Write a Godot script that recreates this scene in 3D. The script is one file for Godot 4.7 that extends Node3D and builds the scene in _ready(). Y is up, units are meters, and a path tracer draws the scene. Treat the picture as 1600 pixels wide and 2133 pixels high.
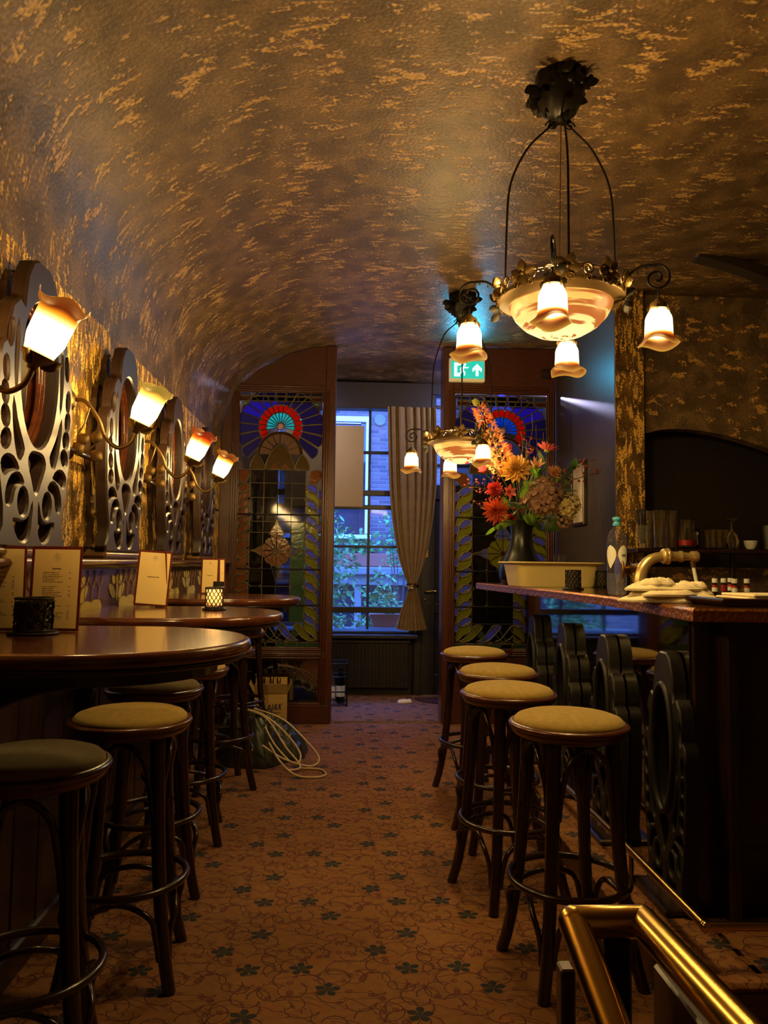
extends Node3D
# A narrow brown cafe at dusk. x right, y up, the room runs along -z; metres. The eye is at x 0, z 0.

const I := Transform3D.IDENTITY
const WALL_X := -1.04        # plaster wall on the left
const SCREEN_Z := -6.32      # wooden screens with leaded glass
const FRONT_Z := -7.7        # street front
const CEIL := 3.13
const COUNTER := 1.167

var M := {}
var rng := RandomNumberGenerator.new()


class MB:
	# collects triangles of one mesh; winding is counter-clockwise here and turned at the end
	var v := PackedVector3Array()
	var n := PackedVector3Array()
	var u := PackedVector2Array()
	var ix := PackedInt32Array()

	func tri(a: Vector3, b: Vector3, c: Vector3) -> void:
		var m := (b - a).cross(c - a)
		if m.length_squared() < 1e-16:
			return
		m = m.normalized()
		var k := v.size()
		for p in [a, b, c]:
			v.append(p)
			n.append(m)
			u.append(Vector2(p.x + p.z, p.y))
		ix.append_array([k, k + 1, k + 2])

	func quad(a: Vector3, b: Vector3, c: Vector3, d: Vector3, r := Rect2(0, 0, 1, 1)) -> void:
		var m := (b - a).cross(c - a).normalized()
		var k := v.size()
		v.append_array([a, b, c, d])
		n.append_array([m, m, m, m])
		u.append_array([Vector2(r.position.x, r.end.y), r.end, Vector2(r.end.x, r.position.y), r.position])
		ix.append_array([k, k + 1, k + 2, k, k + 2, k + 3])

	# rows of points; smooth, except where a row or a point is doubled
	func grid(rows: Array, wrap := false, uvs := Vector2.ONE) -> void:
		var h := rows.size()
		var w: int = rows[0].size()
		var k := v.size()
		for i in h:
			for j in w:
				var p: Vector3 = rows[i][j]
				var a: Vector3 = rows[i][(j + w - 1) % w if wrap else maxi(j - 1, 0)]
				var b: Vector3 = rows[i][(j + 1) % w if wrap else mini(j + 1, w - 1)]
				var c: Vector3 = rows[maxi(i - 1, 0)][j]
				var d: Vector3 = rows[mini(i + 1, h - 1)][j]
				if i > 0 and c.distance_squared_to(p) < 1e-12:
					c = p
				if i < h - 1 and d.distance_squared_to(p) < 1e-12:
					d = p
				var m := (b - a).cross(d - c)
				v.append(p)
				n.append(m.normalized() if m.length_squared() > 1e-20 else Vector3.ZERO)
				u.append(Vector2(float(j) / (w if wrap else maxi(w - 1, 1)), float(i) / maxi(h - 1, 1)) * uvs)
		for i in h:
			for j in w:
				if n[k + i * w + j] == Vector3.ZERO:
					var o := i + 1 if i == 0 or (i < h - 1 and rows[i][0].distance_squared_to(rows[i][w / 2]) < 1e-10 and i < h / 2) else i - 1
					var s := Vector3.ZERO
					for q in w:
						s += n[k + clampi(o, 0, h - 1) * w + q]
					n[k + i * w + j] = s.normalized() if s.length_squared() > 1e-12 else Vector3.UP
		for i in h - 1:
			for j in (w if wrap else w - 1):
				var a := k + i * w + j
				var b := k + i * w + (j + 1) % w
				ix.append_array([a, b, b + w, a, b + w, a + w])

	# profile of (radius, height), doubled points make an edge; ripple changes the radius with the angle
	func lathe(prof: Array, segs := 20, xf := Transform3D.IDENTITY, ripple = null) -> void:
		var rows := []
		for i in prof.size():
			var row := PackedVector3Array()
			for s in segs:
				var a := -TAU * s / segs
				var q: Vector2 = prof[i]
				if ripple != null:
					q = ripple.call(q, a, float(i) / (prof.size() - 1))
				row.append(xf * Vector3(cos(a) * q.x, q.y, sin(a) * q.x))
			rows.append(row)
		grid(rows, true)

	func tube(path: Array, r, segs := 8, closed := false, caps := true) -> void:
		var rows := []
		var c := path.size()
		var side := Vector3.ZERO
		for i in c:
			var p: Vector3 = path[i]
			var t: Vector3
			if closed:
				t = path[(i + 1) % c] - path[(i + c - 1) % c]
			else:
				t = path[mini(i + 1, c - 1)] - path[maxi(i - 1, 0)]
			t = t.normalized()
			if side == Vector3.ZERO:
				side = t.cross(Vector3.UP if absf(t.y) < 0.9 else Vector3.RIGHT).normalized()
			side = (side - t * side.dot(t)).normalized()
			var up := t.cross(side)
			var rad: float = r[i] if r is Array else r
			var row := PackedVector3Array()
			for s in segs:
				var a := TAU * s / segs
				row.append(p + (side * cos(a) + up * sin(a)) * rad)
			if caps and not closed and i == 0:
				var mid := PackedVector3Array()
				mid.resize(segs)
				mid.fill(p)
				rows.append(mid)
				rows.append(row)
			rows.append(row)
			if caps and not closed and i == c - 1:
				rows.append(row)
				var mid := PackedVector3Array()
				mid.resize(segs)
				mid.fill(p)
				rows.append(mid)
		if closed:
			rows.append(rows[0])
		grid(rows, true)

	func ball(at: Vector3, r: Vector3, segs := 8) -> void:
		var prof := []
		for i in segs / 2 + 1:
			var a := -PI / 2 + PI * i / (segs / 2)
			prof.append(Vector2(cos(a), sin(a)))
		lathe(prof, segs, Transform3D(Basis.from_scale(r), at))

	func box(at: Vector3, size: Vector3, bevel := 0.0, basis := Basis.IDENTITY) -> void:
		var h := size / 2
		var b := minf(bevel, minf(h.x, minf(h.y, h.z)) * 0.9)
		var P := func(s: Vector3, axis: int) -> Vector3:
			var q := (h - Vector3(b, b, b)) * s
			q[axis] = h[axis] * s[axis]
			return at + basis * q
		for ax in 3:
			var ay := (ax + 1) % 3
			var az := (ax + 2) % 3
			for sg in [-1.0, 1.0]:
				var q := []
				for c in [Vector2(-1, -1), Vector2(1, -1), Vector2(1, 1), Vector2(-1, 1)]:
					var s := Vector3.ZERO
					s[ax] = sg
					s[ay] = c.x
					s[az] = c.y
					q.append(P.call(s, ax))
				if sg > 0:
					quad(q[0], q[1], q[2], q[3])
				else:
					quad(q[3], q[2], q[1], q[0])
			if b > 0.0:
				for c in [Vector2(-1, -1), Vector2(1, -1), Vector2(1, 1), Vector2(-1, 1)]:
					var s0 := Vector3.ZERO
					s0[ay] = c.x
					s0[az] = c.y
					var s1 := s0
					s0[ax] = -1
					s1[ax] = 1
					var q := [P.call(s0, ay), P.call(s1, ay), P.call(s1, az), P.call(s0, az)]
					if c.x * c.y > 0:
						quad(q[0], q[1], q[2], q[3])
					else:
						quad(q[3], q[2], q[1], q[0])
		if b > 0.0:
			for k in 8:
				var s := Vector3(1 if k & 1 else -1, 1 if k & 2 else -1, 1 if k & 4 else -1)
				if s.x * s.y * s.z > 0:
					tri(P.call(s, 0), P.call(s, 1), P.call(s, 2))
				else:
					tri(P.call(s, 0), P.call(s, 2), P.call(s, 1))

	# a flat outline given thickness from z = 0 to depth, with holes and a small bevel at the front
	func slab(poly: PackedVector2Array, depth: float, xf := Transform3D.IDENTITY, holes := [], bevel := 0.0, smooth := false) -> void:
		if Geometry2D.is_polygon_clockwise(poly):
			poly = poly.duplicate()
			poly.reverse()
		var face := inset(poly, bevel)
		var cut := []
		for q in holes:
			var o: PackedVector2Array = q
			if not Geometry2D.is_polygon_clockwise(o):
				o = o.duplicate()
				o.reverse()
			cut.append(o)
		for side in [0, 1]:
			var outer := face if side else poly
			var inner := []
			for o in cut:
				inner.append(inset(o, bevel) if side else o)
			var pieces := [outer]
			if inner:
				pieces = []
				var box2 := Rect2(outer[0], Vector2.ZERO)
				for p in outer:
					box2 = box2.expand(p)
				var ys := [box2.position.y - 1.0]
				for o in inner:
					var c := Vector2.ZERO
					for p in o:
						c += p / o.size()
					ys.append(c.y)
				ys.append(box2.end.y + 1.0)
				ys.sort()
				for i in ys.size() - 1:
					if ys[i + 1] - ys[i] < 1e-5:
						continue
					var band := PackedVector2Array([Vector2(box2.position.x - 1, ys[i]), Vector2(box2.end.x + 1, ys[i]), Vector2(box2.end.x + 1, ys[i + 1]), Vector2(box2.position.x - 1, ys[i + 1])])
					var live := Geometry2D.intersect_polygons(outer, band)
					for o in inner:
						var next: Array[PackedVector2Array] = []
						for q in live:
							next.append_array(Geometry2D.clip_polygons(q, o))
						live = next
					pieces.append_array(live)
			for q in pieces:
				var t := Geometry2D.triangulate_polygon(q)
				for i in range(0, t.size(), 3):
					var z := depth if side else 0.0
					var a: Vector2 = q[t[i]]
					var b: Vector2 = q[t[i + 1]]
					var c: Vector2 = q[t[i + 2]]
					if ((b - a).cross(c - a) > 0) != (side == 1):
						var w := b
						b = c
						c = w
					tri(xf * Vector3(a.x, a.y, z), xf * Vector3(b.x, b.y, z), xf * Vector3(c.x, c.y, z))
		for o in [poly] + cut:
			var s := inset(o, bevel)
			var c: int = o.size()
			if smooth:
				var rows := []
				for lv in ([[o, 0.0], [o, depth - bevel], [o, depth - bevel], [s, depth]] if bevel > 0 else [[o, 0.0], [o, depth]]):
					var row := PackedVector3Array()
					for i in c:
						var p: Vector2 = lv[0][i]
						row.append(xf * Vector3(p.x, p.y, lv[1]))
					rows.append(row)
				grid(rows, true)
				continue
			for i in c:
				var a: Vector2 = o[i]
				var b: Vector2 = o[(i + 1) % c]
				var e: Vector2 = s[i]
				var f: Vector2 = s[(i + 1) % c]
				var m := depth - bevel
				quad(xf * Vector3(a.x, a.y, 0), xf * Vector3(b.x, b.y, 0), xf * Vector3(b.x, b.y, m), xf * Vector3(a.x, a.y, m))
				if bevel > 0:
					quad(xf * Vector3(a.x, a.y, m), xf * Vector3(b.x, b.y, m), xf * Vector3(f.x, f.y, depth), xf * Vector3(e.x, e.y, depth))

	static func inset(o: PackedVector2Array, b: float) -> PackedVector2Array:
		if b <= 0.0:
			return o
		var out := PackedVector2Array()
		var c := o.size()
		for i in c:
			var d0 := (o[i] - o[(i + c - 1) % c]).normalized()
			var d1 := (o[(i + 1) % c] - o[i]).normalized()
			var m := (Vector2(-d0.y, d0.x) + Vector2(-d1.y, d1.x)).normalized()
			out.append(o[i] + m * b)
		return out

	func mesh() -> ArrayMesh:
		var f := ix.duplicate()
		for i in range(0, f.size(), 3):
			var t := f[i + 1]
			f[i + 1] = f[i + 2]
			f[i + 2] = t
		var a := []
		a.resize(Mesh.ARRAY_MAX)
		a[Mesh.ARRAY_VERTEX] = v
		a[Mesh.ARRAY_NORMAL] = n
		a[Mesh.ARRAY_TEX_UV] = u
		a[Mesh.ARRAY_INDEX] = f
		var m := ArrayMesh.new()
		m.add_surface_from_arrays(Mesh.PRIMITIVE_TRIANGLES, a)
		return m


# ---- the tree of things
func tag(o: Node3D, label: String, category: String, group := "") -> void:
	o.set_meta("label", label)
	o.set_meta("category", category)
	if group:
		o.set_meta("group", group)

func thing(called: String, label: String, category: String, at := Vector3.ZERO, turn := 0.0, group := "") -> Node3D:
	var o := Node3D.new()
	o.name = called
	add_child(o, true)
	o.position = at
	o.rotation.y = turn
	tag(o, label, category, group)
	return o

func part(on: Node, called: String, what, mat: Material, label := "") -> MeshInstance3D:
	var o := MeshInstance3D.new()
	o.name = called
	o.mesh = what.mesh() if what is MB else what
	o.material_override = mat
	on.add_child(o, true)
	if label:
		o.set_meta("label", label)
	return o

func solo(called: String, mb, mat: Material, label: String, category: String, at := Vector3.ZERO, turn := 0.0, group := "") -> MeshInstance3D:
	var o := part(self, called, mb, mat)
	o.position = at
	o.rotation.y = turn
	tag(o, label, category, group)
	return o

func struct(called: String, mb, mat: Material, label: String) -> MeshInstance3D:
	var o := part(self, called, mb, mat, label)
	o.set_meta("kind", "structure")
	return o

func copy(o: Node3D, label: String, at: Vector3, turn := 0.0) -> Node3D:
	var c := o.duplicate()
	c.name = o.name
	add_child(c, true)
	c.position = at
	c.rotation.y = turn
	c.set_meta("label", label)
	return c

func lamp(on: Node3D, at: Vector3, color: Color, energy: float, size := 0.03) -> void:
	var l := OmniLight3D.new()
	l.name = "bulb_light"
	l.light_color = color
	l.light_energy = energy
	l.light_size = size
	l.omni_range = 14.0
	l.omni_attenuation = 2.0
	l.shadow_enabled = true
	on.add_child(l, true)
	l.position = at


# ---- shapes used again and again
func ell(c: Vector2, r: Vector2, turn := 0.0, k := 18) -> PackedVector2Array:
	var o := PackedVector2Array()
	for i in k:
		var a := TAU * i / k
		o.append(c + Vector2(cos(a) * r.x, sin(a) * r.y).rotated(turn))
	return o

func pts(a: Array) -> PackedVector2Array:
	var o := PackedVector2Array()
	for i in range(0, a.size(), 2):
		o.append(Vector2(a[i], a[i + 1]))
	return o

func curve(a: Array, k := 6, closed := false) -> Array:      # a smooth line through Vector3s
	var o := []
	var c := a.size()
	for i in (c if closed else c - 1):
		var p0: Vector3 = a[(i + c - 1) % c if closed else maxi(i - 1, 0)]
		var p1: Vector3 = a[i]
		var p2: Vector3 = a[(i + 1) % c]
		var p3: Vector3 = a[(i + 2) % c if closed else mini(i + 2, c - 1)]
		for s in k:
			o.append(p1.cubic_interpolate(p2, p0, p3, float(s) / k))
	if not closed:
		o.append(a[c - 1])
	return o

func smooth2(a: PackedVector2Array, k := 4) -> PackedVector2Array:
	var o := PackedVector2Array()
	var c := a.size()
	for i in c:
		for s in k:
			o.append(a[i].cubic_interpolate(a[(i + 1) % c], a[(i + c - 1) % c], a[(i + 2) % c], float(s) / k))
	return o

func spiral(c: Vector3, ax: Vector3, ay: Vector3, r0: float, r1: float, a0: float, a1: float, k := 20) -> Array:
	var o := []
	for i in k + 1:
		var t := float(i) / k
		var a := lerpf(a0, a1, t)
		o.append(c + (ax * cos(a) + ay * sin(a)) * lerpf(r0, r1, t))
	return o

func leaf(mb: MB, xf: Transform3D, length: float, width: float, bend := 0.2, cup := 0.15, k := 5) -> void:
	# a pointed blade along +y, its face to +z, with a little thickness of fold
	var rows := []
	for i in k + 1:
		var t := float(i) / k
		var w := width * 0.5 * pow(sin(PI * clampf(t * 0.93 + 0.05, 0, 1)), 0.8)
		var y := length * t
		var z := bend * length * t * t
		rows.append(PackedVector3Array([xf * Vector3(-w, y, z + cup * w), xf * Vector3(0, y, z - cup * w * 0.6), xf * Vector3(w, y, z + cup * w)]))
	mb.grid(rows)

func aim(at: Vector3, dir: Vector3, roll := 0.0) -> Transform3D:   # y axis along dir
	var y := dir.normalized()
	var x := y.cross(Vector3.FORWARD if absf(y.z) < 0.95 else Vector3.RIGHT).normalized()
	var b := Basis(x, y, x.cross(y))
	return Transform3D(b * Basis(Vector3.UP, roll), at)


# ---- materials
func mat(called: String, c: Color, rough: float, metal := 0.0) -> StandardMaterial3D:
	var m := StandardMaterial3D.new()
	m.resource_name = called
	m.albedo_color = c
	m.roughness = rough
	m.metallic = metal
	M[called] = m
	return m

func noise_bytes(w: int, h: int, freq: float, sd: int, oct := 4, sx := 1, sy := 1, type := FastNoiseLite.TYPE_SIMPLEX_SMOOTH, warp := 0.0) -> PackedByteArray:
	var f := FastNoiseLite.new()
	f.noise_type = type
	f.seed = sd
	f.frequency = freq
	f.fractal_octaves = oct
	if warp > 0.0:
		f.domain_warp_enabled = true
		f.domain_warp_amplitude = warp
		f.domain_warp_frequency = freq * 0.6
	var im := f.get_seamless_image(w / sx, h / sy)
	im.resize(w, h, Image.INTERPOLATE_CUBIC)
	im.convert(Image.FORMAT_L8)
	return im.get_data()

func noise_tex(freq: float, sd: int, lo: Color, hi: Color, oct := 4, size := 256) -> NoiseTexture2D:
	var f := FastNoiseLite.new()
	f.seed = sd
	f.frequency = freq
	f.fractal_octaves = oct
	var g := Gradient.new()
	g.set_color(0, lo)
	g.set_color(1, hi)
	var t := NoiseTexture2D.new()
	t.width = size
	t.height = size
	t.seamless = true
	t.noise = f
	t.color_ramp = g
	return t

# smoked plaster: mottled ground, with flakes of older gold paint that run along v
func plaster(sd: int, c0: Color, c1: Color, c2: Color, flake: Color, lo: float, hi: float, sx: int, sy: int, fq := 0.02, cfq := 0.006) -> Array:
	var w := 1024
	var a := noise_bytes(w, w, 0.008, sd, 5, 1, 1)
	var b := noise_bytes(w, w, fq, sd + 1, 5, sx, sy, FastNoiseLite.TYPE_SIMPLEX_SMOOTH, 34.0)
	var c := noise_bytes(w, w, cfq, sd + 2, 3, maxi(1, sx / 2), maxi(1, sy / 2))
	var d := noise_bytes(w, w, 0.09, sd + 3, 2, 1, 1)
	var rgb := PackedByteArray()
	rgb.resize(w * w * 3)
	var hgt := PackedByteArray()
	hgt.resize(w * w)
	for i in w * w:
		var t := a[i] / 255.0
		var f := smoothstep(lo, hi, b[i] * 0.0022 + c[i] * 0.0014 + d[i] * 0.0007)
		var k := c0.lerp(c1, smoothstep(0.25, 0.75, t)).lerp(c2, smoothstep(0.45, 0.8, c[i] / 255.0) * 0.6)
		k = k * (0.8 + d[i] * 0.0016)
		k = k.lerp(flake * (0.7 + d[i] * 0.0024), f)
		rgb[i * 3] = clampi(int(k.r * 255), 0, 255)
		rgb[i * 3 + 1] = clampi(int(k.g * 255), 0, 255)
		rgb[i * 3 + 2] = clampi(int(k.b * 255), 0, 255)
		hgt[i] = clampi(int(90 + f * 70 + (d[i] - 128) * 0.35 + (b[i] - 128) * 0.25), 0, 255)
	return [ImageTexture.create_from_image(Image.create_from_data(w, w, false, Image.FORMAT_RGB8, rgb)), ImageTexture.create_from_image(Image.create_from_data(w, w, false, Image.FORMAT_L8, hgt))]

func wood(called: String, lo: Color, hi: Color, rough: float, along := Vector3(14, 1.2, 14), coat := 0.0) -> StandardMaterial3D:
	var m := mat(called, Color.WHITE, rough)
	m.albedo_texture = noise_tex(0.02, called.hash() % 1000, lo, hi, 5)
	m.uv1_triplanar = true
	m.uv1_scale = along
	if coat > 0:
		m.clearcoat_enabled = true
		m.clearcoat = coat
		m.clearcoat_roughness = 0.12
	return m

func glow(called: String, c: Color, e: float, stops := []) -> StandardMaterial3D:
	var m := mat(called, Color(0.16, 0.12, 0.07), 0.35)
	m.emission_enabled = true
	m.emission_energy_multiplier = e
	if stops:
		var g := Gradient.new()
		var o := PackedFloat32Array()
		var k := PackedColorArray()
		for s in stops:
			o.append(s[0])
			k.append(s[1])
		g.offsets = o
		g.colors = k
		var t := GradientTexture2D.new()
		t.gradient = g
		t.width = 8
		t.height = 128
		t.fill_to = Vector2(0, 1)
		m.emission = Color.BLACK
		m.emission_texture = t
	else:
		m.emission = c
	return m

# light that comes through a leaf, petal or pane takes its colour
func lit_through(m: StandardMaterial3D, c: Color, share: float) -> void:
	m.backlight_enabled = true
	m.backlight = c * (pow(share, 1 / 2.2) / maxf(c.r, maxf(c.g, c.b)))

func stained(called: String, c: Color, through: float, rough := 0.16) -> StandardMaterial3D:
	var m := mat(called, c, rough)
	lit_through(m, c, through)
	m.clearcoat_enabled = true
	m.clearcoat = 0.6
	m.clearcoat_roughness = 0.05
	m.heightmap_enabled = true
	m.heightmap_texture = M.ripple_tex
	m.heightmap_scale = 0.12
	m.uv1_triplanar = true
	m.uv1_scale = Vector3(3, 3, 3)
	return m

func carpet_image() -> Image:
	# 0.51 x 0.49 m: thorny stems, small ring flowers, five dark blossoms, faint peach blots
	var w := 1024
	var a := noise_bytes(w, w, 0.01, 71, 3)
	var d := noise_bytes(w, w, 0.25, 72, 2)
	var rgb := PackedByteArray()
	rgb.resize(w * w * 3)
	for i in w * w:
		var t := 0.86 + a[i] * 0.0006 + (d[i] - 128) * 0.0011
		var x := i % w
		var y := i / w
		t *= 0.97 + 0.05 * float((x / 4 + y / 4) & 1)
		rgb[i * 3] = int(minf(255, 126 * t))
		rgb[i * 3 + 1] = int(minf(255, 82 * t))
		rgb[i * 3 + 2] = int(minf(255, 38 * t))
	var im := Image.create_from_data(w, w, false, Image.FORMAT_RGB8, rgb)
	var r := RandomNumberGenerator.new()
	r.seed = 5
	var dot := func(p: Vector2, rad: float, c: Color, alpha: float) -> void:
		var k := int(ceil(rad))
		for yy in range(-k, k + 1):
			for xx in range(-k, k + 1):
				if xx * xx + yy * yy <= rad * rad:
					var px := posmod(int(p.x) + xx, w)
					var py := posmod(int(p.y) + yy, w)
					im.set_pixel(px, py, im.get_pixel(px, py).lerp(c, alpha))
	var stem := Color(0.27, 0.105, 0.06)
	for i in 9:      # warm blots
		var c := Vector2(r.randf() * w, r.randf() * w)
		for k in 40:
			dot.call(c + Vector2.from_angle(r.randf() * TAU) * r.randf() * 55, 30, Color(0.58, 0.3, 0.16), 0.035)
	for i in 56:     # curling stems
		var c := Vector2(r.randf() * w, r.randf() * w)
		var rad := r.randf_range(45, 130)
		var a0 := r.randf() * TAU
		var span := r.randf_range(2.2, 5.2)
		for s in 150:
			var t := s / 150.0
			dot.call(c + Vector2.from_angle(a0 + span * t) * rad * (1.0 - 0.25 * t), 5.0 - 1.5 * t, stem, 0.75)
		for h in 4:
			var e := a0 + span * r.randf()
			var p0: Vector2 = c + Vector2.from_angle(e) * rad * 0.9
			for s in 14:
				dot.call(p0 + Vector2.from_angle(e + 0.7) * s * 2.4, 4.2 - s * 0.2, stem, 0.7)
	for i in 16:     # long straight shoots
		var p := Vector2(r.randf() * w, r.randf() * w)
		var g := r.randf_range(-0.5, 0.5)
		for s in 120:
			p += Vector2.from_angle(g) * 2.4
			g += r.randf_range(-0.02, 0.03)
			dot.call(p, 3.6, stem, 0.6)
	for i in 30:     # little ring flowers
		var c := Vector2(r.randf() * w, r.randf() * w)
		for k in 9:
			dot.call(c + Vector2.from_angle(k * TAU / 9) * 17, 7, Color(0.3, 0.11, 0.06), 0.75)
		dot.call(c, 6, Color(0.3, 0.12, 0.06), 0.8)
	var ink := Color(0.1, 0.1, 0.12)
	for f in [Vector2(0, 0.04), Vector2(0.03, 0.56), Vector2(0.33, 0.03), Vector2(0.5, 0.28), Vector2(0.81, 0.8)]:
		var c: Vector2 = f * w
		var ph := r.randf() * TAU
		for k in 5:
			var e := Vector2.from_angle(ph + k * TAU / 5)
			for s in 26:
				dot.call(c + e * (22 + s * 1.7), 25 - absf(s - 17) * 0.85, ink, 0.5)
			for s in 12:
				dot.call(c + e * (10 + s * 2.5), 2.2, Color(0.3, 0.25, 0.22), 0.5)
		dot.call(c, 24, ink, 0.9)
		for k in 7:
			dot.call(c + Vector2.from_angle(k * TAU / 7) * 15, 4, Color(0.36, 0.3, 0.25), 0.8)
	return im


func _ready() -> void:
	rng.seed = 11
	# ---- camera: level with the table menus, turned a little right, tipped up and rolled a touch
	var cam := Camera3D.new()
	cam.name = "camera"
	cam.fov = 67.31
	cam.near = 0.05
	cam.far = 80.0
	cam.basis = Basis(Vector3.UP, deg_to_rad(-2.803)) * Basis(Vector3.RIGHT, deg_to_rad(3.805)) * Basis(Vector3.BACK, deg_to_rad(0.75))
	cam.position = Vector3(0, 1.30, 0)
	add_child(cam)
	cam.current = true

	# ---- dusk sky over the lane, exposure
	var sky := ProceduralSkyMaterial.new()
	sky.sky_top_color = Color(0.28, 0.48, 0.98)
	sky.sky_horizon_color = Color(0.4, 0.6, 1.0)
	sky.ground_bottom_color = Color(0.04, 0.05, 0.08)
	sky.ground_horizon_color = Color(0.1, 0.13, 0.22)
	sky.sky_energy_multiplier = 4.5
	sky.ground_energy_multiplier = 0.5
	var env := Environment.new()
	env.background_mode = Environment.BG_SKY
	env.sky = Sky.new()
	env.sky.sky_material = sky
	env.tonemap_mode = Environment.TONE_MAPPER_LINEAR
	env.tonemap_exposure = 1.0
	env.sdfgi_enabled = true
	env.ssao_enabled = true
	env.ssil_enabled = true
	var we := WorldEnvironment.new()
	we.name = "world_environment"
	we.environment = env
	add_child(we)

	materials()
	room()
	street_front()
	screens()
	bar()
	outside()
	lights()
	wall_mirrors()
	tables_and_stools()
	table_things()
	counter_things()
	bouquet()
	floor_things()


func materials() -> void:
	M.ripple_tex = noise_tex(0.03, 9, Color(0.2, 0.2, 0.2), Color(0.8, 0.8, 0.8), 3)
	M.hammer_tex = noise_tex(0.035, 19, Color(0.1, 0.1, 0.1), Color(0.9, 0.9, 0.9), 2)
	var v := plaster(31, Color(0.285, 0.22, 0.15), Color(0.38, 0.295, 0.195), Color(0.33, 0.245, 0.19), Color(0.56, 0.44, 0.265), 0.64, 0.72, 3, 1, 0.045, 0.007)
	var m := mat("smoked_plaster", Color.WHITE, 0.42)
	m.albedo_texture = v[0]
	m.heightmap_enabled = true
	m.heightmap_texture = v[1]
	m.heightmap_scale = 0.35
	var b := plaster(57, Color(0.29, 0.215, 0.11), Color(0.48, 0.35, 0.155), Color(0.33, 0.27, 0.17), Color(0.85, 0.66, 0.3), 0.53, 0.66, 4, 1, 0.05, 0.012)
	m = mat("gilded_plaster", Color.WHITE, 0.4)
	m.albedo_texture = b[0]
	m.heightmap_enabled = true
	m.heightmap_texture = b[1]
	m.heightmap_scale = 0.5
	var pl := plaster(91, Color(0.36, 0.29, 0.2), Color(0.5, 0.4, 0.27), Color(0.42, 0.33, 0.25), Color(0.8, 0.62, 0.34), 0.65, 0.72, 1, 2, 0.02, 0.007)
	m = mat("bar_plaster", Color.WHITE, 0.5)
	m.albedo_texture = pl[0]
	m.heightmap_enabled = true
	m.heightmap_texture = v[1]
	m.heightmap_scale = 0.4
	wood("smoked_panel", Color(0.14, 0.115, 0.09), Color(0.24, 0.19, 0.14), 0.36, Vector3(9, 0.7, 9))
	wood("niche_brown", Color(0.1, 0.07, 0.045), Color(0.16, 0.11, 0.07), 0.6, Vector3(3, 3, 3))
	wood("mahogany", Color(0.18, 0.08, 0.05), Color(0.31, 0.15, 0.09), 0.33, Vector3(16, 1.2, 16), 0.25)
	wood("mahogany_across", Color(0.18, 0.08, 0.05), Color(0.31, 0.15, 0.09), 0.33, Vector3(1.2, 16, 16), 0.25)
	wood("dark_wood", Color(0.1, 0.055, 0.035), Color(0.19, 0.1, 0.06), 0.33, Vector3(14, 1.2, 14), 0.3)
	wood("bentwood", Color(0.1, 0.05, 0.03), Color(0.17, 0.085, 0.045), 0.26, Vector3(5, 2, 5), 0.5)
	wood("seat_wood", Color(0.24, 0.11, 0.055), Color(0.34, 0.17, 0.085), 0.28, Vector3(5, 5, 5), 0.5)
	wood("table_wood", Color(0.25, 0.115, 0.05), Color(0.43, 0.215, 0.1), 0.2, Vector3(1.4, 6, 14), 0.8)
	wood("carved_wood", Color(0.115, 0.07, 0.055), Color(0.19, 0.115, 0.085), 0.4, Vector3(12, 1.2, 12))
	wood("bracket_wood", Color(0.035, 0.022, 0.016), Color(0.075, 0.042, 0.028), 0.5, Vector3(12, 1.2, 12))
	wood("frieze_wood", Color(0.3, 0.2, 0.12), Color(0.42, 0.29, 0.18), 0.35, Vector3(12, 8, 1.2), 0.2)
	wood("riser_wood", Color(0.22, 0.13, 0.07), Color(0.36, 0.22, 0.12), 0.4, Vector3(12, 8, 1.2))
	wood("front_paint", Color(0.09, 0.07, 0.05), Color(0.15, 0.115, 0.08), 0.45, Vector3(6, 1, 6))
	m = mat("velvet", Color(0.6, 0.49, 0.2), 0.9)
	m.rim_enabled = true
	m.rim = 0.8
	m.rim_tint = 0.6
	m.albedo_texture = noise_tex(0.03, 3, Color(0.8, 0.8, 0.78), Color(1, 1, 1), 4)
	m.uv1_triplanar = true
	m.uv1_scale = Vector3(4, 4, 4)
	mat("brass", Color(0.82, 0.67, 0.36), 0.2, 1.0)
	m = mat("old_brass", Color(0.6, 0.48, 0.27), 0.34, 1.0)
	mat("bronze", Color(0.42, 0.33, 0.19), 0.4, 0.8)
	mat("iron", Color(0.12, 0.105, 0.085), 0.42, 0.6)
	mat("black", Color(0.035, 0.033, 0.03), 0.4)
	mat("plastic_black", Color(0.05, 0.05, 0.055), 0.45)
	mat("lead", Color(0.34, 0.3, 0.22), 0.4, 0.55)
	mat("mirror", Color(0.82, 0.78, 0.72), 0.03, 1.0)
	mat("pale_brass", Color(0.84, 0.74, 0.5), 0.28, 0.75)
	mat("dim_mirror", Color(0.6, 0.57, 0.52), 0.04, 1.0)
	m = mat("copper", Color(0.64, 0.4, 0.18), 0.28, 0.7)
	m.heightmap_enabled = true
	m.heightmap_texture = M.hammer_tex
	m.heightmap_scale = 0.5
	m.uv1_triplanar = true
	m.uv1_scale = Vector3(5, 5, 5)
	m = mat("counter_top", Color(0.42, 0.27, 0.16), 0.16, 0.3)
	m.clearcoat_enabled = true
	m.clearcoat = 0.8
	m.clearcoat_roughness = 0.06
	m = mat("pane", Color(0.8, 0.85, 0.9, 0.06), 0.02)
	m.transparency = BaseMaterial3D.TRANSPARENCY_ALPHA
	m = mat("clear_glass", Color(0.7, 0.68, 0.6, 0.09), 0.05)
	m.transparency = BaseMaterial3D.TRANSPARENCY_ALPHA
	m = mat("wet_plastic", Color(0.6, 0.62, 0.75, 0.03), 0.03)
	m.transparency = BaseMaterial3D.TRANSPARENCY_ALPHA
	m = mat("cut_glass", Color(1, 1, 0.97, 0.0), 0.01)
	m.refraction_enabled = true
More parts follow.
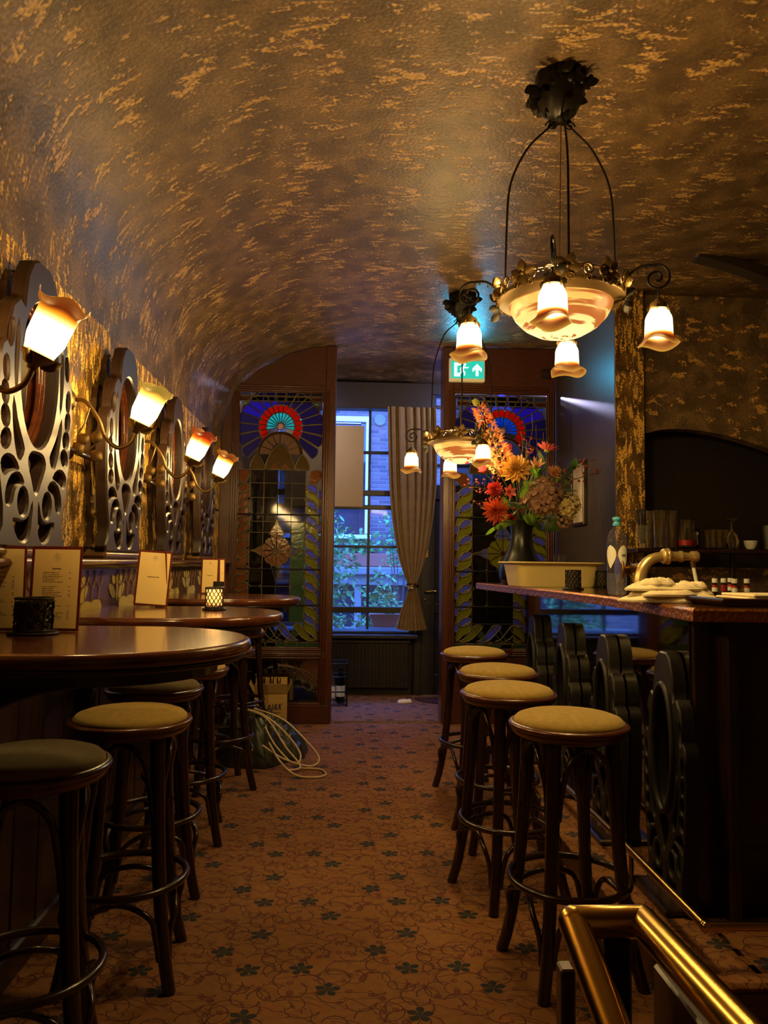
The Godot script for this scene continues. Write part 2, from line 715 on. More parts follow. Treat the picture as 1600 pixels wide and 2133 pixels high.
	m.refraction_scale = 0.05
	mat("brown_glass", Color(0.08, 0.045, 0.02), 0.08)
	mat("green_glass", Color(0.02, 0.05, 0.03), 0.06)
	m = mat("carpet", Color.WHITE, 0.95)
	m.albedo_texture = ImageTexture.create_from_image(carpet_image())
	m.heightmap_enabled = true
	m.heightmap_texture = noise_tex(0.3, 4, Color.BLACK, Color.WHITE, 2)
	m.heightmap_scale = 0.15
	mat("paper", Color(0.87, 0.8, 0.66), 0.8)
	mat("menu_cover", Color(0.38, 0.09, 0.045), 0.45)
	mat("white_plastic", Color(0.85, 0.85, 0.8), 0.35)
	mat("linen", Color(0.86, 0.8, 0.66), 0.9)
	mat("blue_cloth", Color(0.36, 0.4, 0.52), 0.9)
	m = mat("curtain_cloth", Color(0.52, 0.41, 0.23), 0.85)
	m.rim_enabled = true
	m.rim = 0.5
	m.albedo_texture = noise_tex(0.04, 8, Color(0.72, 0.72, 0.72), Color(1, 1, 1), 4)
	m.uv1_triplanar = true
	m.uv1_scale = Vector3(6, 0.8, 6)
	mat("card", Color(0.62, 0.5, 0.3), 0.85)
	mat("board", Color(0.66, 0.55, 0.33), 0.8)
	for c in [["cyan", Color(0.45, 0.9, 0.84), 1.9], ["red", Color(0.75, 0.1, 0.04), 1.3], ["blue", Color(0.07, 0.065, 0.24), 0.5], ["sky", Color(0.14, 0.5, 0.8), 1.9], ["lavender", Color(0.46, 0.5, 0.85), 1.6], ["olive", Color(0.36, 0.36, 0.1), 1.1], ["amber", Color(0.36, 0.19, 0.05), 0.4], ["rose", Color(0.42, 0.33, 0.29), 0.7], ["umber", Color(0.24, 0.18, 0.07), 0.3], ["violet", Color(0.2, 0.16, 0.48), 1.2], ["plum", Color(0.13, 0.07, 0.06), 0.4], ["milk", Color(0.6, 0.5, 0.42), 1.5], ["leafy", Color(0.14, 0.17, 0.11), 1.0]]:
		stained("glass_" + c[0], c[1], c[2])
	m = mat("glass_smoke", Color(0.05, 0.04, 0.025, 0.5), 0.04)
	m.transparency = BaseMaterial3D.TRANSPARENCY_ALPHA


func face(mb: MB, o: Vector3, eu: Vector3, ev: Vector3, su: float, sv: float) -> void:   # a flat piece, uv by size
	var k := mb.v.size()
	mb.quad(o, o + eu, o + eu + ev, o + ev)
	var lu := eu.length() / su
	var lv := ev.length() / sv
	mb.u[k] = Vector2(0, 0)
	mb.u[k + 1] = Vector2(lu, 0)
	mb.u[k + 2] = Vector2(lu, lv)
	mb.u[k + 3] = Vector2(0, lv)


func room() -> void:
	# floor: carpet, with the lobby a separate length behind the brass strip
	var mb := MB.new()
	face(mb, Vector3(-1.2, 0, -7.75), Vector3(0, 0, 9.6), Vector3(4.8, 0, 0), 0.49, 0.51)
	var k := mb.v.size() - 4
	for i in 4:      # lay the pattern so that its blossoms fall as in the room
		var p := mb.v[k + i]
		mb.u[k + i] = Vector2((p.x - 0.221) / 0.51, (p.z + 2.56) / 0.49 + 0.04)
	mb.box(Vector3(1.2, -0.06, -3), Vector3(5, 0.118, 10))
	struct("floor", mb, M.carpet, "rust and brown carpet of curling stems and dark blossoms")
	mb = MB.new()
	mb.box(Vector3(0.355, 0.004, -6.38), Vector3(0.9, 0.008, 0.03), 0.003)
	struct("trim_1", mb, M.brass, "thin brass strip across the carpet at the lobby")

	# the vault
	var prof := []
	for p in curve([Vector3(WALL_X, 2.28, 0), Vector3(-1.025, 2.46, 0), Vector3(-0.97, 2.64, 0), Vector3(-0.88, 2.775, 0), Vector3(-0.75, 2.89, 0), Vector3(-0.5, 3.025, 0), Vector3(-0.25, 3.095, 0), Vector3(0.0, 3.125, 0), Vector3(0.4, CEIL, 0), Vector3(1.5, CEIL, 0), Vector3(3.4, CEIL, 0)], 4):
		prof.append(p)
	mb = MB.new()
	var rows := []
	var len := PackedFloat32Array([0.0])
	for j in range(1, prof.size()):
		len.append(len[j - 1] + prof[j].distance_to(prof[j - 1]))
	for i in 13:
		var z := 1.8 - 9.55 * i / 12.0
		var row := PackedVector3Array()
		for p in prof:
			row.append(Vector3(p.x, p.y, z))
		rows.append(row)
	mb.grid(rows)
	for i in 13:
		for j in prof.size():
			mb.u[i * prof.size() + j] = Vector2(len[j] / 1.9 + 0.13, (9.55 * i / 12.0) / 1.9)
	mb.box(Vector3(1.1, 3.24, -3), Vector3(4.8, 0.2, 9.7))
	struct("ceiling", mb, M.smoked_plaster, "smoke-browned vaulted ceiling with flaking gold paint")
	# left wall, from the ledge up
	mb = MB.new()
	face(mb, Vector3(WALL_X, 1.28, 1.8), Vector3(0, 1.0, 0), Vector3(0, 0, -9.55), 1.3, 1.3)
	mb.box(Vector3(WALL_X - 0.11, 1.55, -3), Vector3(0.2, 3.5, 9.7))
	struct("wall_left", mb, M.gilded_plaster, "rough gilded plaster wall behind the carved mirrors")
	# frieze, wainscot and ledge
	mb = MB.new()
	mb.box(Vector3(-1.035, 1.115, -2.3), Vector3(0.03, 0.31, 8.0))
	struct("wall_left_frieze", mb, M.frieze_wood, "painted wooden frieze under the ledge")
	mb = MB.new()
	for i in 40:
		mb.box(Vector3(-1.035, 0.52, 1.6 - 0.2 * i), Vector3(0.04, 0.88, 0.192), 0.006)
	mb.box(Vector3(-1.03, 0.05, -2.3), Vector3(0.06, 0.1, 8.0), 0.008)
	struct("baseboard_left", mb, M.dark_wood, "dark boarded wainscot along the left wall")
	mb = MB.new()
	var led := []
	for p in [Vector2(-1.04, 1.262), Vector2(-0.985, 1.262), Vector2(-0.985, 1.262), Vector2(-0.96, 1.268), Vector2(-0.935, 1.276), Vector2(-0.925, 1.288), Vector2(-0.932, 1.299), Vector2(-0.95, 1.303), Vector2(-0.95, 1.303), Vector2(-1.04, 1.303)]:
		led.append(PackedVector3Array([Vector3(p.x, p.y, 1.7), Vector3(p.x, p.y, -6.31)]))
	mb.grid(led)
	struct("trim_2", mb, M.seat_wood, "rounded wooden ledge under the carved mirrors")
	frieze()
	# right: smoked panelled return, gilded pier, back-bar wall with an arched niche
	mb = MB.new()
	mb.box(Vector3(1.85, 1.57, -5.62), Vector3(0.2, 3.13, 1.4))
	mb.box(Vector3(1.85, 1.57, -7.05), Vector3(0.2, 3.13, 1.42))
	struct("wall_right", mb, M.smoked_panel, "glossy smoke-dark wall panel right of the leaded screen")
	mb = MB.new()
	face(mb, Vector3(1.75, 0, -4.9), Vector3(0, 3.13, 0), Vector3(0.19, 0, 0), 1.5, 1.5)
	mb.box(Vector3(1.846, 1.565, -4.912), Vector3(0.19, 3.13, 0.02), 0.002)
	struct("trim_3", mb, M.gilded_plaster, "narrow gilded plaster pier at the corner of the back bar")
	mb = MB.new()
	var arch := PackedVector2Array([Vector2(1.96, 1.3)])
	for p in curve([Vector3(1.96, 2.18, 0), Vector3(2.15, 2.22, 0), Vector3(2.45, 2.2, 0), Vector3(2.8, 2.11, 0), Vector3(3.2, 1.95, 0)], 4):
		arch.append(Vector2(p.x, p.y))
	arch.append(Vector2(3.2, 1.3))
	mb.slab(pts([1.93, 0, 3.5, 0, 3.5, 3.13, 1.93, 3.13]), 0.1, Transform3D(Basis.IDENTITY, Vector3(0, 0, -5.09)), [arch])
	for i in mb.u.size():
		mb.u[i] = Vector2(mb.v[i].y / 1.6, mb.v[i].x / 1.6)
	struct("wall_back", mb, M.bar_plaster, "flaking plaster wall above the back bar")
	mb = MB.new()
	mb.box(Vector3(2.73, 1.6, -5.42), Vector3(1.54, 3.1, 0.2))
	mb.box(Vector3(1.93, 1.6, -5.2), Vector3(0.04, 3.1, 0.3))
	struct("wall_niche", mb, M.niche_brown, "dark brown arched niche over the back bar")
	mb = MB.new()
	var bow := PackedVector2Array()
	for p in curve([Vector3(2.04, 3.128, 0), Vector3(2.25, 3.115, 0), Vector3(2.5, 3.06, 0), Vector3(2.8, 2.94, 0), Vector3(3.3, 2.6, 0)], 4):
		bow.append(Vector2(p.x, p.y))
	for p in curve([Vector3(3.3, 2.45, 0), Vector3(2.8, 2.83, 0), Vector3(2.5, 2.98, 0), Vector3(2.25, 3.07, 0), Vector3(2.04, 3.12, 0)], 4):
		bow.append(Vector2(p.x, p.y))
	mb.slab(bow, 0.1, Transform3D(Basis.IDENTITY, Vector3(0, 0, -4.4)))
	struct("trim_4", mb, M.niche_brown, "dark arched rib under the ceiling at the right of the bar")
	# closing walls out of view
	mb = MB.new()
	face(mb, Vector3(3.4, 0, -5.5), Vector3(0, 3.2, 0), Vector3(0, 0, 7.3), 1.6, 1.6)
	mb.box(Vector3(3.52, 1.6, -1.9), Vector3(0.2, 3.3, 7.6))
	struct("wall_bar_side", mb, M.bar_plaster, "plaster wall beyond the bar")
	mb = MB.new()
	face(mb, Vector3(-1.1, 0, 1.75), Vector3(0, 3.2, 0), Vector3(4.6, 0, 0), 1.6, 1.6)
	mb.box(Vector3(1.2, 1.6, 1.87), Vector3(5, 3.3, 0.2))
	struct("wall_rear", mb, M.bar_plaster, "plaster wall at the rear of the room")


func frieze() -> void:
	# painted band: pale rooted bulbs with forked stems, between them a winged bud
	var cream := mat("frieze_cream", Color(0.72, 0.64, 0.36), 0.7)
	var green := mat("frieze_green", Color(0.38, 0.36, 0.16), 0.7)
	var pale := mat("frieze_stem", Color(0.6, 0.48, 0.34), 0.7)
	var xf := Transform3D(Basis(Vector3(0, 0, -2.2), Vector3.UP * 1.1, Vector3.RIGHT), Vector3(-1.02, 0, 0))
	var bulb := smooth2(pts([-0.05, 0.03, -0.058, 0.075, -0.045, 0.1, -0.02, 0.104, 0, 0.098, 0.022, 0.106, 0.05, 0.1, 0.058, 0.07, 0.045, 0.03, 0.034, -0.01, 0.022, -0.012, 0.014, 0.02, 0.0, 0.05, -0.012, 0.02, -0.024, -0.012, -0.036, -0.01]), 3)
	var root := smooth2(pts([-0.058, 0.07, -0.066, 0.03, -0.056, -0.02, -0.03, -0.02, 0, 0.03, 0.03, -0.02, 0.056, -0.02, 0.066, 0.03, 0.058, 0.07]), 2)
	for i in 7:
		var z := -2.65 - i * 0.5
		var t := thing("painted_bulb", "cream bulb with forked stems painted on the frieze, %s from the leaded screen" % ["seventh", "sixth", "fifth", "fourth", "third", "second", "nearest"][i], "painting", Vector3(0, 1.02, z), 0.0, "bulbs painted along the frieze")
		var mb := MB.new()
		mb.slab(root, 0.003, xf)
		part(t, "roots", mb, green)
		mb = MB.new()
		mb.slab(bulb, 0.006, xf)
		part(t, "bulb", mb, cream)
		mb = MB.new()
		for s in [-0.04, 0.0, 0.04]:
			for q in [[s, 0.09, s + 0.006, 0.15], [s + 0.006, 0.15, s - 0.015, 0.175], [s - 0.015, 0.175, s - 0.02, 0.215], [s + 0.006, 0.15, s + 0.02, 0.175], [s + 0.02, 0.175, s + 0.024, 0.215]]:
				mb.tube([xf * Vector3(q[0], q[1], 0.004), xf * Vector3(q[2], q[3], 0.004)], 0.0025, 5)
		part(t, "stems", mb, pale)
		mb = MB.new()
		for s in [-1.0, 1.0]:
			mb.slab(ell(Vector2(0.1575 + s * 0.03, 0.13), Vector2(0.016, 0.034), s * -0.5, 10), 0.004, xf)
			mb.slab(ell(Vector2(0.1575 + s * 0.024, 0.175), Vector2(0.011, 0.02), s * -0.3, 10), 0.004, xf)
		mb.slab(ell(Vector2(0.1575, 0.145), Vector2(0.008, 0.055), 0, 10), 0.005, xf)
		part(t, "bud", mb, cream)


func frame_box(mb: MB, x0: float, x1: float, y0: float, y1: float, z0: float, z1: float, bevel := 0.004) -> void:
	mb.box(Vector3((x0 + x1) / 2, (y0 + y1) / 2, (z0 + z1) / 2), Vector3(x1 - x0, y1 - y0, z1 - z0), bevel)


func street_front() -> void:
	var z := FRONT_Z
	var mb := MB.new()
	frame_box(mb, -1.2, -0.75, 0, 3.2, z - 0.2, z)
	frame_box(mb, -0.75, 0.7, 0, 0.6, z - 0.2, z)
	frame_box(mb, -0.75, 0.7, 2.9, 3.2, z - 0.2, z)
	frame_box(mb, 0.66, 0.76, 0, 3.2, z - 0.2, z)
	frame_box(mb, 0.7, 1.65, 3.02, 3.2, z - 0.2, z)
	frame_box(mb, 1.62, 2.0, 0, 3.2, z - 0.2, z)
	struct("wall_front", mb, M.front_paint, "dark painted wall round the street window and door")
	mb = MB.new()
	frame_box(mb, -0.98, 0.82, 2.815, 3.075, z + 0.1, z + 0.24)
	struct("trim_5", mb, M.front_paint, "dark wooden pelmet box above the street window")
	# window: frame, glazing bars, panes
	var w := Node3D.new()
	w.name = "window_1"
	add_child(w)
	w.set_meta("kind", "structure")
	w.set_meta("label", "tall small-paned street window at the far end")
	var xs := [-0.72, -0.22, 0.226, 0.66]
	var ys := [0.64, 0.833, 1.464, 1.86, 2.004, 2.416, 2.88]
	mb = MB.new()
	frame_box(mb, -0.78, -0.7, 0.56, 2.92, z - 0.1, z + 0.03)
	frame_box(mb, 0.64, 0.7, 0.56, 2.92, z - 0.1, z + 0.03)
	frame_box(mb, -0.78, 0.7, 2.85, 2.92, z - 0.1, z + 0.03)
	part(w, "frame", mb, M.front_paint)
	for x in [-0.22, 0.226]:
		mb = MB.new()
		frame_box(mb, x - 0.013, x + 0.013, 0.64, 2.86, z - 0.07, z - 0.02)
		part(w, "glazing_bar", mb, M.front_paint)
	for y in [[0.833, 0.03], [1.464, 0.013], [1.86, 0.022], [2.004, 0.028], [2.416, 0.014]]:
		mb = MB.new()
		frame_box(mb, -0.72, 0.66, y[0] - y[1], y[0] + y[1], z - 0.075, z - 0.015)
		part(w, "glazing_bar", mb, M.front_paint)
	for i in 3:
		for j in 6:
			mb = MB.new()
			frame_box(mb, xs[i] + 0.002, xs[i + 1] - 0.002, ys[j] + 0.002, ys[j + 1] - 0.002, z - 0.047, z - 0.044, 0)
			part(w, "window_pane", mb, M.pane)
	mb = MB.new()
	frame_box(mb, -0.8, 0.72, 0.56, 0.6, z - 0.02, z + 0.14, 0.008)
	frame_box(mb, -0.8, 0.72, 0.6, 0.625, z - 0.3, z + 0.02, 0.008)
	struct("trim_6", mb, M.front_paint, "dark sill under the street window")
	# door with a glazed top
	var d := Node3D.new()
	d.name = "door_1"
	add_child(d)
	d.set_meta("kind", "structure")
	d.set_meta("label", "dark street door with small panes in its top")
	mb = MB.new()
	frame_box(mb, 0.75, 0.9, 0.0, 3.03, z - 0.09, z - 0.03)
	frame_box(mb, 1.5, 1.63, 0.0, 3.03, z - 0.09, z - 0.03)
	frame_box(mb, 0.9, 1.5, 0.0, 0.2, z - 0.09, z - 0.03)
	frame_box(mb, 0.9, 1.5, 1.95, 2.1, z - 0.09, z - 0.03)
	frame_box(mb, 0.9, 1.5, 0.8, 0.9, z - 0.09, z - 0.03)
	frame_box(mb, 0.9, 1.5, 0.2, 0.8, z - 0.08, z - 0.05)
	frame_box(mb, 0.9, 1.5, 0.9, 1.95, z - 0.08, z - 0.05)
	part(d, "leaf", mb, M.front_paint)
	for y in [2.3, 2.61, 2.9]:
		mb = MB.new()
		frame_box(mb, 0.9, 1.5, y - 0.016, y + 0.016, z - 0.08, z - 0.04)
		part(d, "glazing_bar", mb, M.front_paint)
	mb = MB.new()
	frame_box(mb, 0.9, 1.5, 2.1, 3.0, z - 0.062, z - 0.058, 0)
	part(d, "door_pane", mb, M.pane)
	mb = MB.new()
	frame_box(mb, 0.795, 0.83, 1.36, 1.44, z - 0.03, z - 0.02, 0.003)
	part(d, "lock_plate", mb, M.old_brass)
	mb = MB.new()
	mb.tube(curve([Vector3(0.8, 1.02, z - 0.03), Vector3(0.8, 1.02, z + 0.02), Vector3(0.83, 1.025, z + 0.03), Vector3(0.91, 1.025, z + 0.03)], 5), 0.009, 8)
	mb.ball(Vector3(0.805, 0.94, z - 0.025), Vector3(0.012, 0.012, 0.008))
	part(d, "door_handle", mb, M.brass)


# ---- leaded glass. Design space: 190 wide, 545 high, from below left
func screens() -> void:
	var left := screen("leaded_glass_screen", "tall leaded glass screen with red and turquoise fan left of the doorway", -0.913, -0.187, false)
	var right := screen("leaded_glass_screen", "tall leaded glass screen with blue fan right of the doorway, behind the flower vase", 0.879, 1.692, true)
	var z := SCREEN_Z
	# woodwork round the left glass
	var mb := MB.new()
	mb.slab(pts([-1.038, 0, -0.913, 0, -0.913, 2.73, -0.945, 2.675, -0.99, 2.56, -1.02, 2.44, -1.036, 2.3]), 0.09, Transform3D(Basis.IDENTITY, Vector3(0, 0, z - 0.09)))
	part(left, "stile", mb, M.mahogany)
	mb = MB.new()
	frame_box(mb, -0.187, -0.1, 0, 3.1, z - 0.2, z + 0.005, 0.006)
	part(left, "stile", mb, M.mahogany)
	mb = MB.new()
	mb.slab(pts([-0.913, 2.72, -0.187, 2.72, -0.187, 3.1, -0.3, 3.08, -0.5, 3.02, -0.75, 2.885, -0.88, 2.77]), 0.09, Transform3D(Basis.IDENTITY, Vector3(0, 0, z - 0.09)))
	part(left, "header", mb, M.mahogany_across)
	mb = MB.new()
	frame_box(mb, -0.913, -0.187, 0.53, 0.585, z - 0.09, z)
	part(left, "mid_rail", mb, M.mahogany_across)
	mb = MB.new()
	frame_box(mb, -0.97, -0.12, 0.0, 0.15, z - 0.09, z + 0.015, 0.008)
	part(left, "plinth", mb, M.mahogany_across)
	mb = MB.new()
	frame_box(mb, -0.913, -0.187, 0.15, 0.53, z - 0.05, z - 0.045, 0)
	part(left, "kick_mirror", mb, M.dim_mirror, "plain mirror pane at the foot of the screen")
	mouldings(left, -0.913, -0.187, 0.585, 2.72)
	mouldings(left, -0.913, -0.187, 0.15, 0.53)
	# woodwork round the right glass
	mb = MB.new()
	frame_box(mb, 0.795, 0.879, 0, 3.12, z - 0.2, z + 0.005, 0.006)
	part(right, "stile", mb, M.mahogany)
	mb = MB.new()
	frame_box(mb, 1.692, 1.748, 0, 3.12, z - 0.09, z)
	part(right, "stile", mb, M.mahogany)
	mb = MB.new()
	frame_box(mb, 0.879, 1.692, 2.75, 3.12, z - 0.09, z)
	part(right, "header", mb, M.mahogany_across)
	mb = MB.new()
	frame_box(mb, 0.879, 1.692, 0.0, 0.585, z - 0.09, z)
	part(right, "plinth", mb, M.mahogany_across)
	mouldings(right, 0.879, 1.692, 0.585, 2.75)


func mouldings(on: Node3D, x0: float, x1: float, y0: float, y1: float) -> void:
	var z := SCREEN_Z
	for s in [[x0, y0, x0, y1, 1, 0], [x1, y0, x1, y1, -1, 0], [x0, y1, x1, y1, 0, -1], [x0, y0, x1, y0, 0, 1]]:
		var mb := MB.new()
		var d := Vector3(s[4], s[5], 0)
		for q in [[-0.03, 0.007, 0.006], [-0.012, 0.005, 0.004], [0.006, 0.009, -0.004], [0.018, 0.005, -0.012]]:
			mb.tube([Vector3(s[0], s[1], z) + d * q[0] + Vector3(0, 0, q[2]), Vector3(s[2], s[3], z) + d * q[0] + Vector3(0, 0, q[2])], q[1], 8)
		part(on, "moulding", mb, M.mahogany if s[4] else M.mahogany_across)


func screen(called: String, label: String, x0: float, x1: float, flip: bool) -> Node3D:
	var o := thing(called, label, "glass screen")
	var z := SCREEN_Z - 0.045
	var y0 := 0.585
	var sx := (x1 - x0) / 190.0
	var sy := 2.14 / 545.0
	var cames := MB.new()
	var put := func(poly: PackedVector2Array, glass: String, layer := 0, lead := 1.3) -> void:
		var p := PackedVector2Array()
		for q in poly:
			p.append(Vector2(x0 + (190.0 - q.x if flip else q.x) * sx, y0 + q.y * sy))
		var mb := MB.new()
		mb.slab(p, 0.003, Transform3D(Basis.IDENTITY, Vector3(0, 0, z + layer * 0.0025)))
		part(o, "glass_pane", mb, M["glass_" + glass])
		var path := []
		for q in p:
			path.append(Vector3(q.x, q.y, z + 0.003 + layer * 0.0025))
		if lead > 0:
			cames.tube(path, lead * sy, 5, true)
	var sector := func(c: Vector2, r0: Vector2, r1: Vector2, a0: float, a1: float, tip: float) -> PackedVector2Array:
		var p := PackedVector2Array()
		for i in 5:
			var t := i / 4.0
			var a := deg_to_rad(lerpf(a0, a1, t))
			var r := r1 * (1.0 + tip * (1.0 - pow(absf(2 * t - 1), 2.0)))
			p.append(c + Vector2(cos(a) * r.x, sin(a) * r.y))
		for i in 3:
			var a := deg_to_rad(lerpf(a1, a0, i / 2.0))
			p.append(c + Vector2(cos(a) * r0.x, sin(a) * r0.y))
		return p
	var c := Vector2(93, 467)
	# dark ground sheet behind the cames
	put.call(pts([0, 0, 190, 0, 190, 545, 0, 545]), "smoke", -2, 0)
	for i in 17:     # long blue rays; the paler ones have lamp glow from behind painted in
		var a := -42.0 + i * 264.0 / 17
		var w := 264.0 / 17
		var side := clampf(absf(a + w / 2 - 90) / 130.0, 0, 1)
		put.call(sector.call(c, Vector2(48, 47), Vector2(88 + 4 * side, 78 + 26 * side * side), a + 0.5, a + w - 0.5, 0.045), ("lavender" if i in [7, 8, 9] else "violet" if i in [5, 6, 10, 11, 12] else "blue") if flip else ("violet" if i in [9, 10, 11, 12] else "blue"), 0)
	for i in 17:     # red points
		var a := -42.0 + i * 264.0 / 17
		put.call(sector.call(c, Vector2(30, 30), Vector2(43, 43), a, a + 264.0 / 17, 0.13), "red", 1, 0.9)
	for i in 13:     # turquoise fan
		var a := -14.0 + i * 208.0 / 13
		put.call(sector.call(c, Vector2(7, 7), Vector2(29, 29), a, a + 208.0 / 13, 0.1), "cyan" if not flip else "sky", 2, 0.9)
	put.call(ell(c + Vector2(0, 1), Vector2(8, 8)), "milk", 3, 0.9)
	# round arch under the fan, voussoirs and lancets
	var e := Vector2(93, 408)
	put.call(pts([45, 380, 141, 380, 141, 408, 136, 430, 120, 447, 105, 454, 93, 456, 80, 454, 66, 447, 50, 430, 45, 408]), "smoke", 2, 0)
	for i in 8:
		var a := i * 22.5
		put.call(sector.call(e, Vector2(43, 43), Vector2(49, 49), a, a + 22.5, 0.0), "plum", 3, 0.8)
		put.call(sector.call(e, Vector2(20, 24), Vector2(43, 43), a, a + 22.5, 0.0), "rose" if not flip else "lavender", 3, 0.9)
	put.call(smooth2(pts([63, 376, 67, 398, 77, 416, 93, 430, 109, 416, 119, 398, 123, 376, 93, 376]), 2), "umber", 4, 1.6)
	put.call(pts([70, 377, 80, 391, 92, 377]), "amber", 5, 0.9)
	put.call(pts([94, 377, 106, 391, 116, 377]), "amber", 5, 0.9)
	for s in [-1, 1]:
		put.call(smooth2(pts([93 + s * 64, 376, 93 + s * 61, 392, 93 + s * 49, 408, 93 + s * 37, 392, 93 + s * 33, 376, 93 + s * 48, 375]), 2), "umber", 5, 1.8)
	# square lights
	var us := [31, 60, 90, 120, 150]
	var vs := [376, 347, 316, 281, 266, 243, 205, 167, 131, 93, 57]
	for i in 4:
		for j in 10:
			var r := 5.0 if (i == 0 or i == 3) and j in [2, 6, 7, 8] else 0.0
			var kind := "smoke"
			if i == 3 and j >= 4 and not flip:
				kind = "leafy"
			elif i == 0 and j in [4, 5, 8] and flip:
				kind = "leafy"
			if r > 0:
				put.call(pts([us[i] + r, vs[j + 1], us[i + 1] - r, vs[j + 1], us[i + 1], vs[j + 1] + r, us[i + 1], vs[j] - r, us[i + 1] - r, vs[j], us[i] + r, vs[j], us[i], vs[j] - r, us[i], vs[j + 1] + r]), kind, 0)
			else:
				put.call(pts([us[i], vs[j + 1], us[i + 1], vs[j + 1], us[i + 1], vs[j], us[i], vs[j]]), kind, 0)
	# rosette with its points
	var g := Vector2(90, 205)
	put.call(smooth2(pts([90, 276, 94, 262, 106, 240, 90, 234, 74, 240, 86, 262]), 2), "amber" if not flip else "lavender", 1)
	put.call(pts([78, 178, 90, 140, 102, 178]), "smoke" if not flip else "lavender", 1)
	put.call(smooth2(pts([32, 205, 46, 208, 60, 216, 60, 194, 46, 202]), 2), "amber", 1)
	put.call(smooth2(pts([148, 205, 134, 208, 120, 216, 120, 194, 134, 202]), 2), "lavender", 1)
	for i in 12:
		put.call(sector.call(g, Vector2(5, 5), Vector2(29, 31), i * 30.0, i * 30.0 + 30, 0.05), "amber" if not flip else "olive", 2, 1.0)
	put.call(ell(g, Vector2(6.5, 6.5), 0, 12), "plum", 3, 1.0)
	# leaf borders
	for s in [0, 1]:
		for i in 9:
			var v := 334.0 - i * 34.4
			var x := 166.0 if s else 16.0
			var d := 1.0 if s else -1.0
			var bright: bool = (s == 1) != flip if not flip else s == 1
			put.call(smooth2(pts([x - 14 * d, v + 2, x - 13 * d, v - 16, x + 2 * d, v - 27, x + 15 * d, v - 40, x + 13 * d, v - 22, x + 3 * d, v - 8]), 2), "olive" if s or flip else "amber", 1, 1.5)
			put.call(ell(Vector2(x - 2 * d, v + 2), Vector2(13.5, 8.5), -0.45 * d, 14), "lavender" if bright or flip else "amber", 2, 1.7)
			put.call(ell(Vector2(x + 15 * d, v - 10), Vector2(5, 10), 0.12 * d, 10), "lavender" if bright or flip else "amber", 2, 1.2)
		put.call(smooth2(pts([4 + s * 182, 372, 28 + s * 126 + (8 if s else 0), 374, 24 + s * 134, 352, 12 + s * 160, 346]), 2), "amber", 1)
		# beads up the outer edge
		for i in 14:
			var x := 185.5 if s else 0.5
			put.call(pts([x, 30 + i * 36, x + 4, 30 + i * 36, x + 4, 63 + i * 36, x, 63 + i * 36]), ["milk", "lavender", "rose"][i % 3], 1, 0.9)
		# spandrels
		var k := PackedVector2Array([Vector2(93 - 82 + s * 164, 519)])
		for i in 7:
			var a := deg_to_rad(90 + 10 + i * 9.5)
			var q := c + Vector2(cos(a) * 90, sin(a) * 82)
			k.append(Vector2(q.x if s == 0 else 186 - q.x, minf(q.y, 519)))
		put.call(k, "leafy" if not flip else "sky", -1, 1.2)
	# foot: crossing loops
	for i in 4:
		var x := 30.0 + i * 36.0
		put.call(smooth2(pts([x - 10, 52, x + 4, 54, x + 16, 40, x + 28, 24, x + 40, 20, x + 26, 18, x + 10, 26, x - 2, 40]), 2), ["smoke", "smoke", "lavender", "olive"][i], 1, 1.2)
		put.call(smooth2(pts([x + 10, 52, x - 2, 50, x - 10, 36, x - 20, 22, x - 30, 18, x - 14, 18, x - 2, 30, x + 6, 42]), 2), ["smoke", "plum", "smoke", "leafy"][i], 0, 1.2)
	for i in 8:
		put.call(pts([4 + i * 22.6, 5, 25 + i * 22.6, 5, 25 + i * 22.6, 15, 4 + i * 22.6, 15]), ["smoke", "leafy"][i / 4], 0)
	for i in 7:
		put.call(pts([4 + i * 25.5, 533, 28 + i * 25.5, 533, 28 + i * 25.5, 542, 4 + i * 25.5, 542]), "milk" if flip and i in [2, 3, 4] else "smoke", 0)
		put.call(pts([4 + i * 25.5, 522, 28 + i * 25.5, 522, 28 + i * 25.5, 531, 4 + i * 25.5, 531]), "lavender" if flip and i in [2, 3, 4] else "plum", 0)
	part(o, "lead_cames", cames, M.lead)
	for v in [167, 93, 281]:
		var mb := MB.new()
		mb.tube([Vector3(x0, y0 + v * sy, z + 0.016), Vector3(x1, y0 + v * sy, z + 0.016)], 0.006, 8)
		part(o, "saddle_bar", mb, M.iron)
	return o


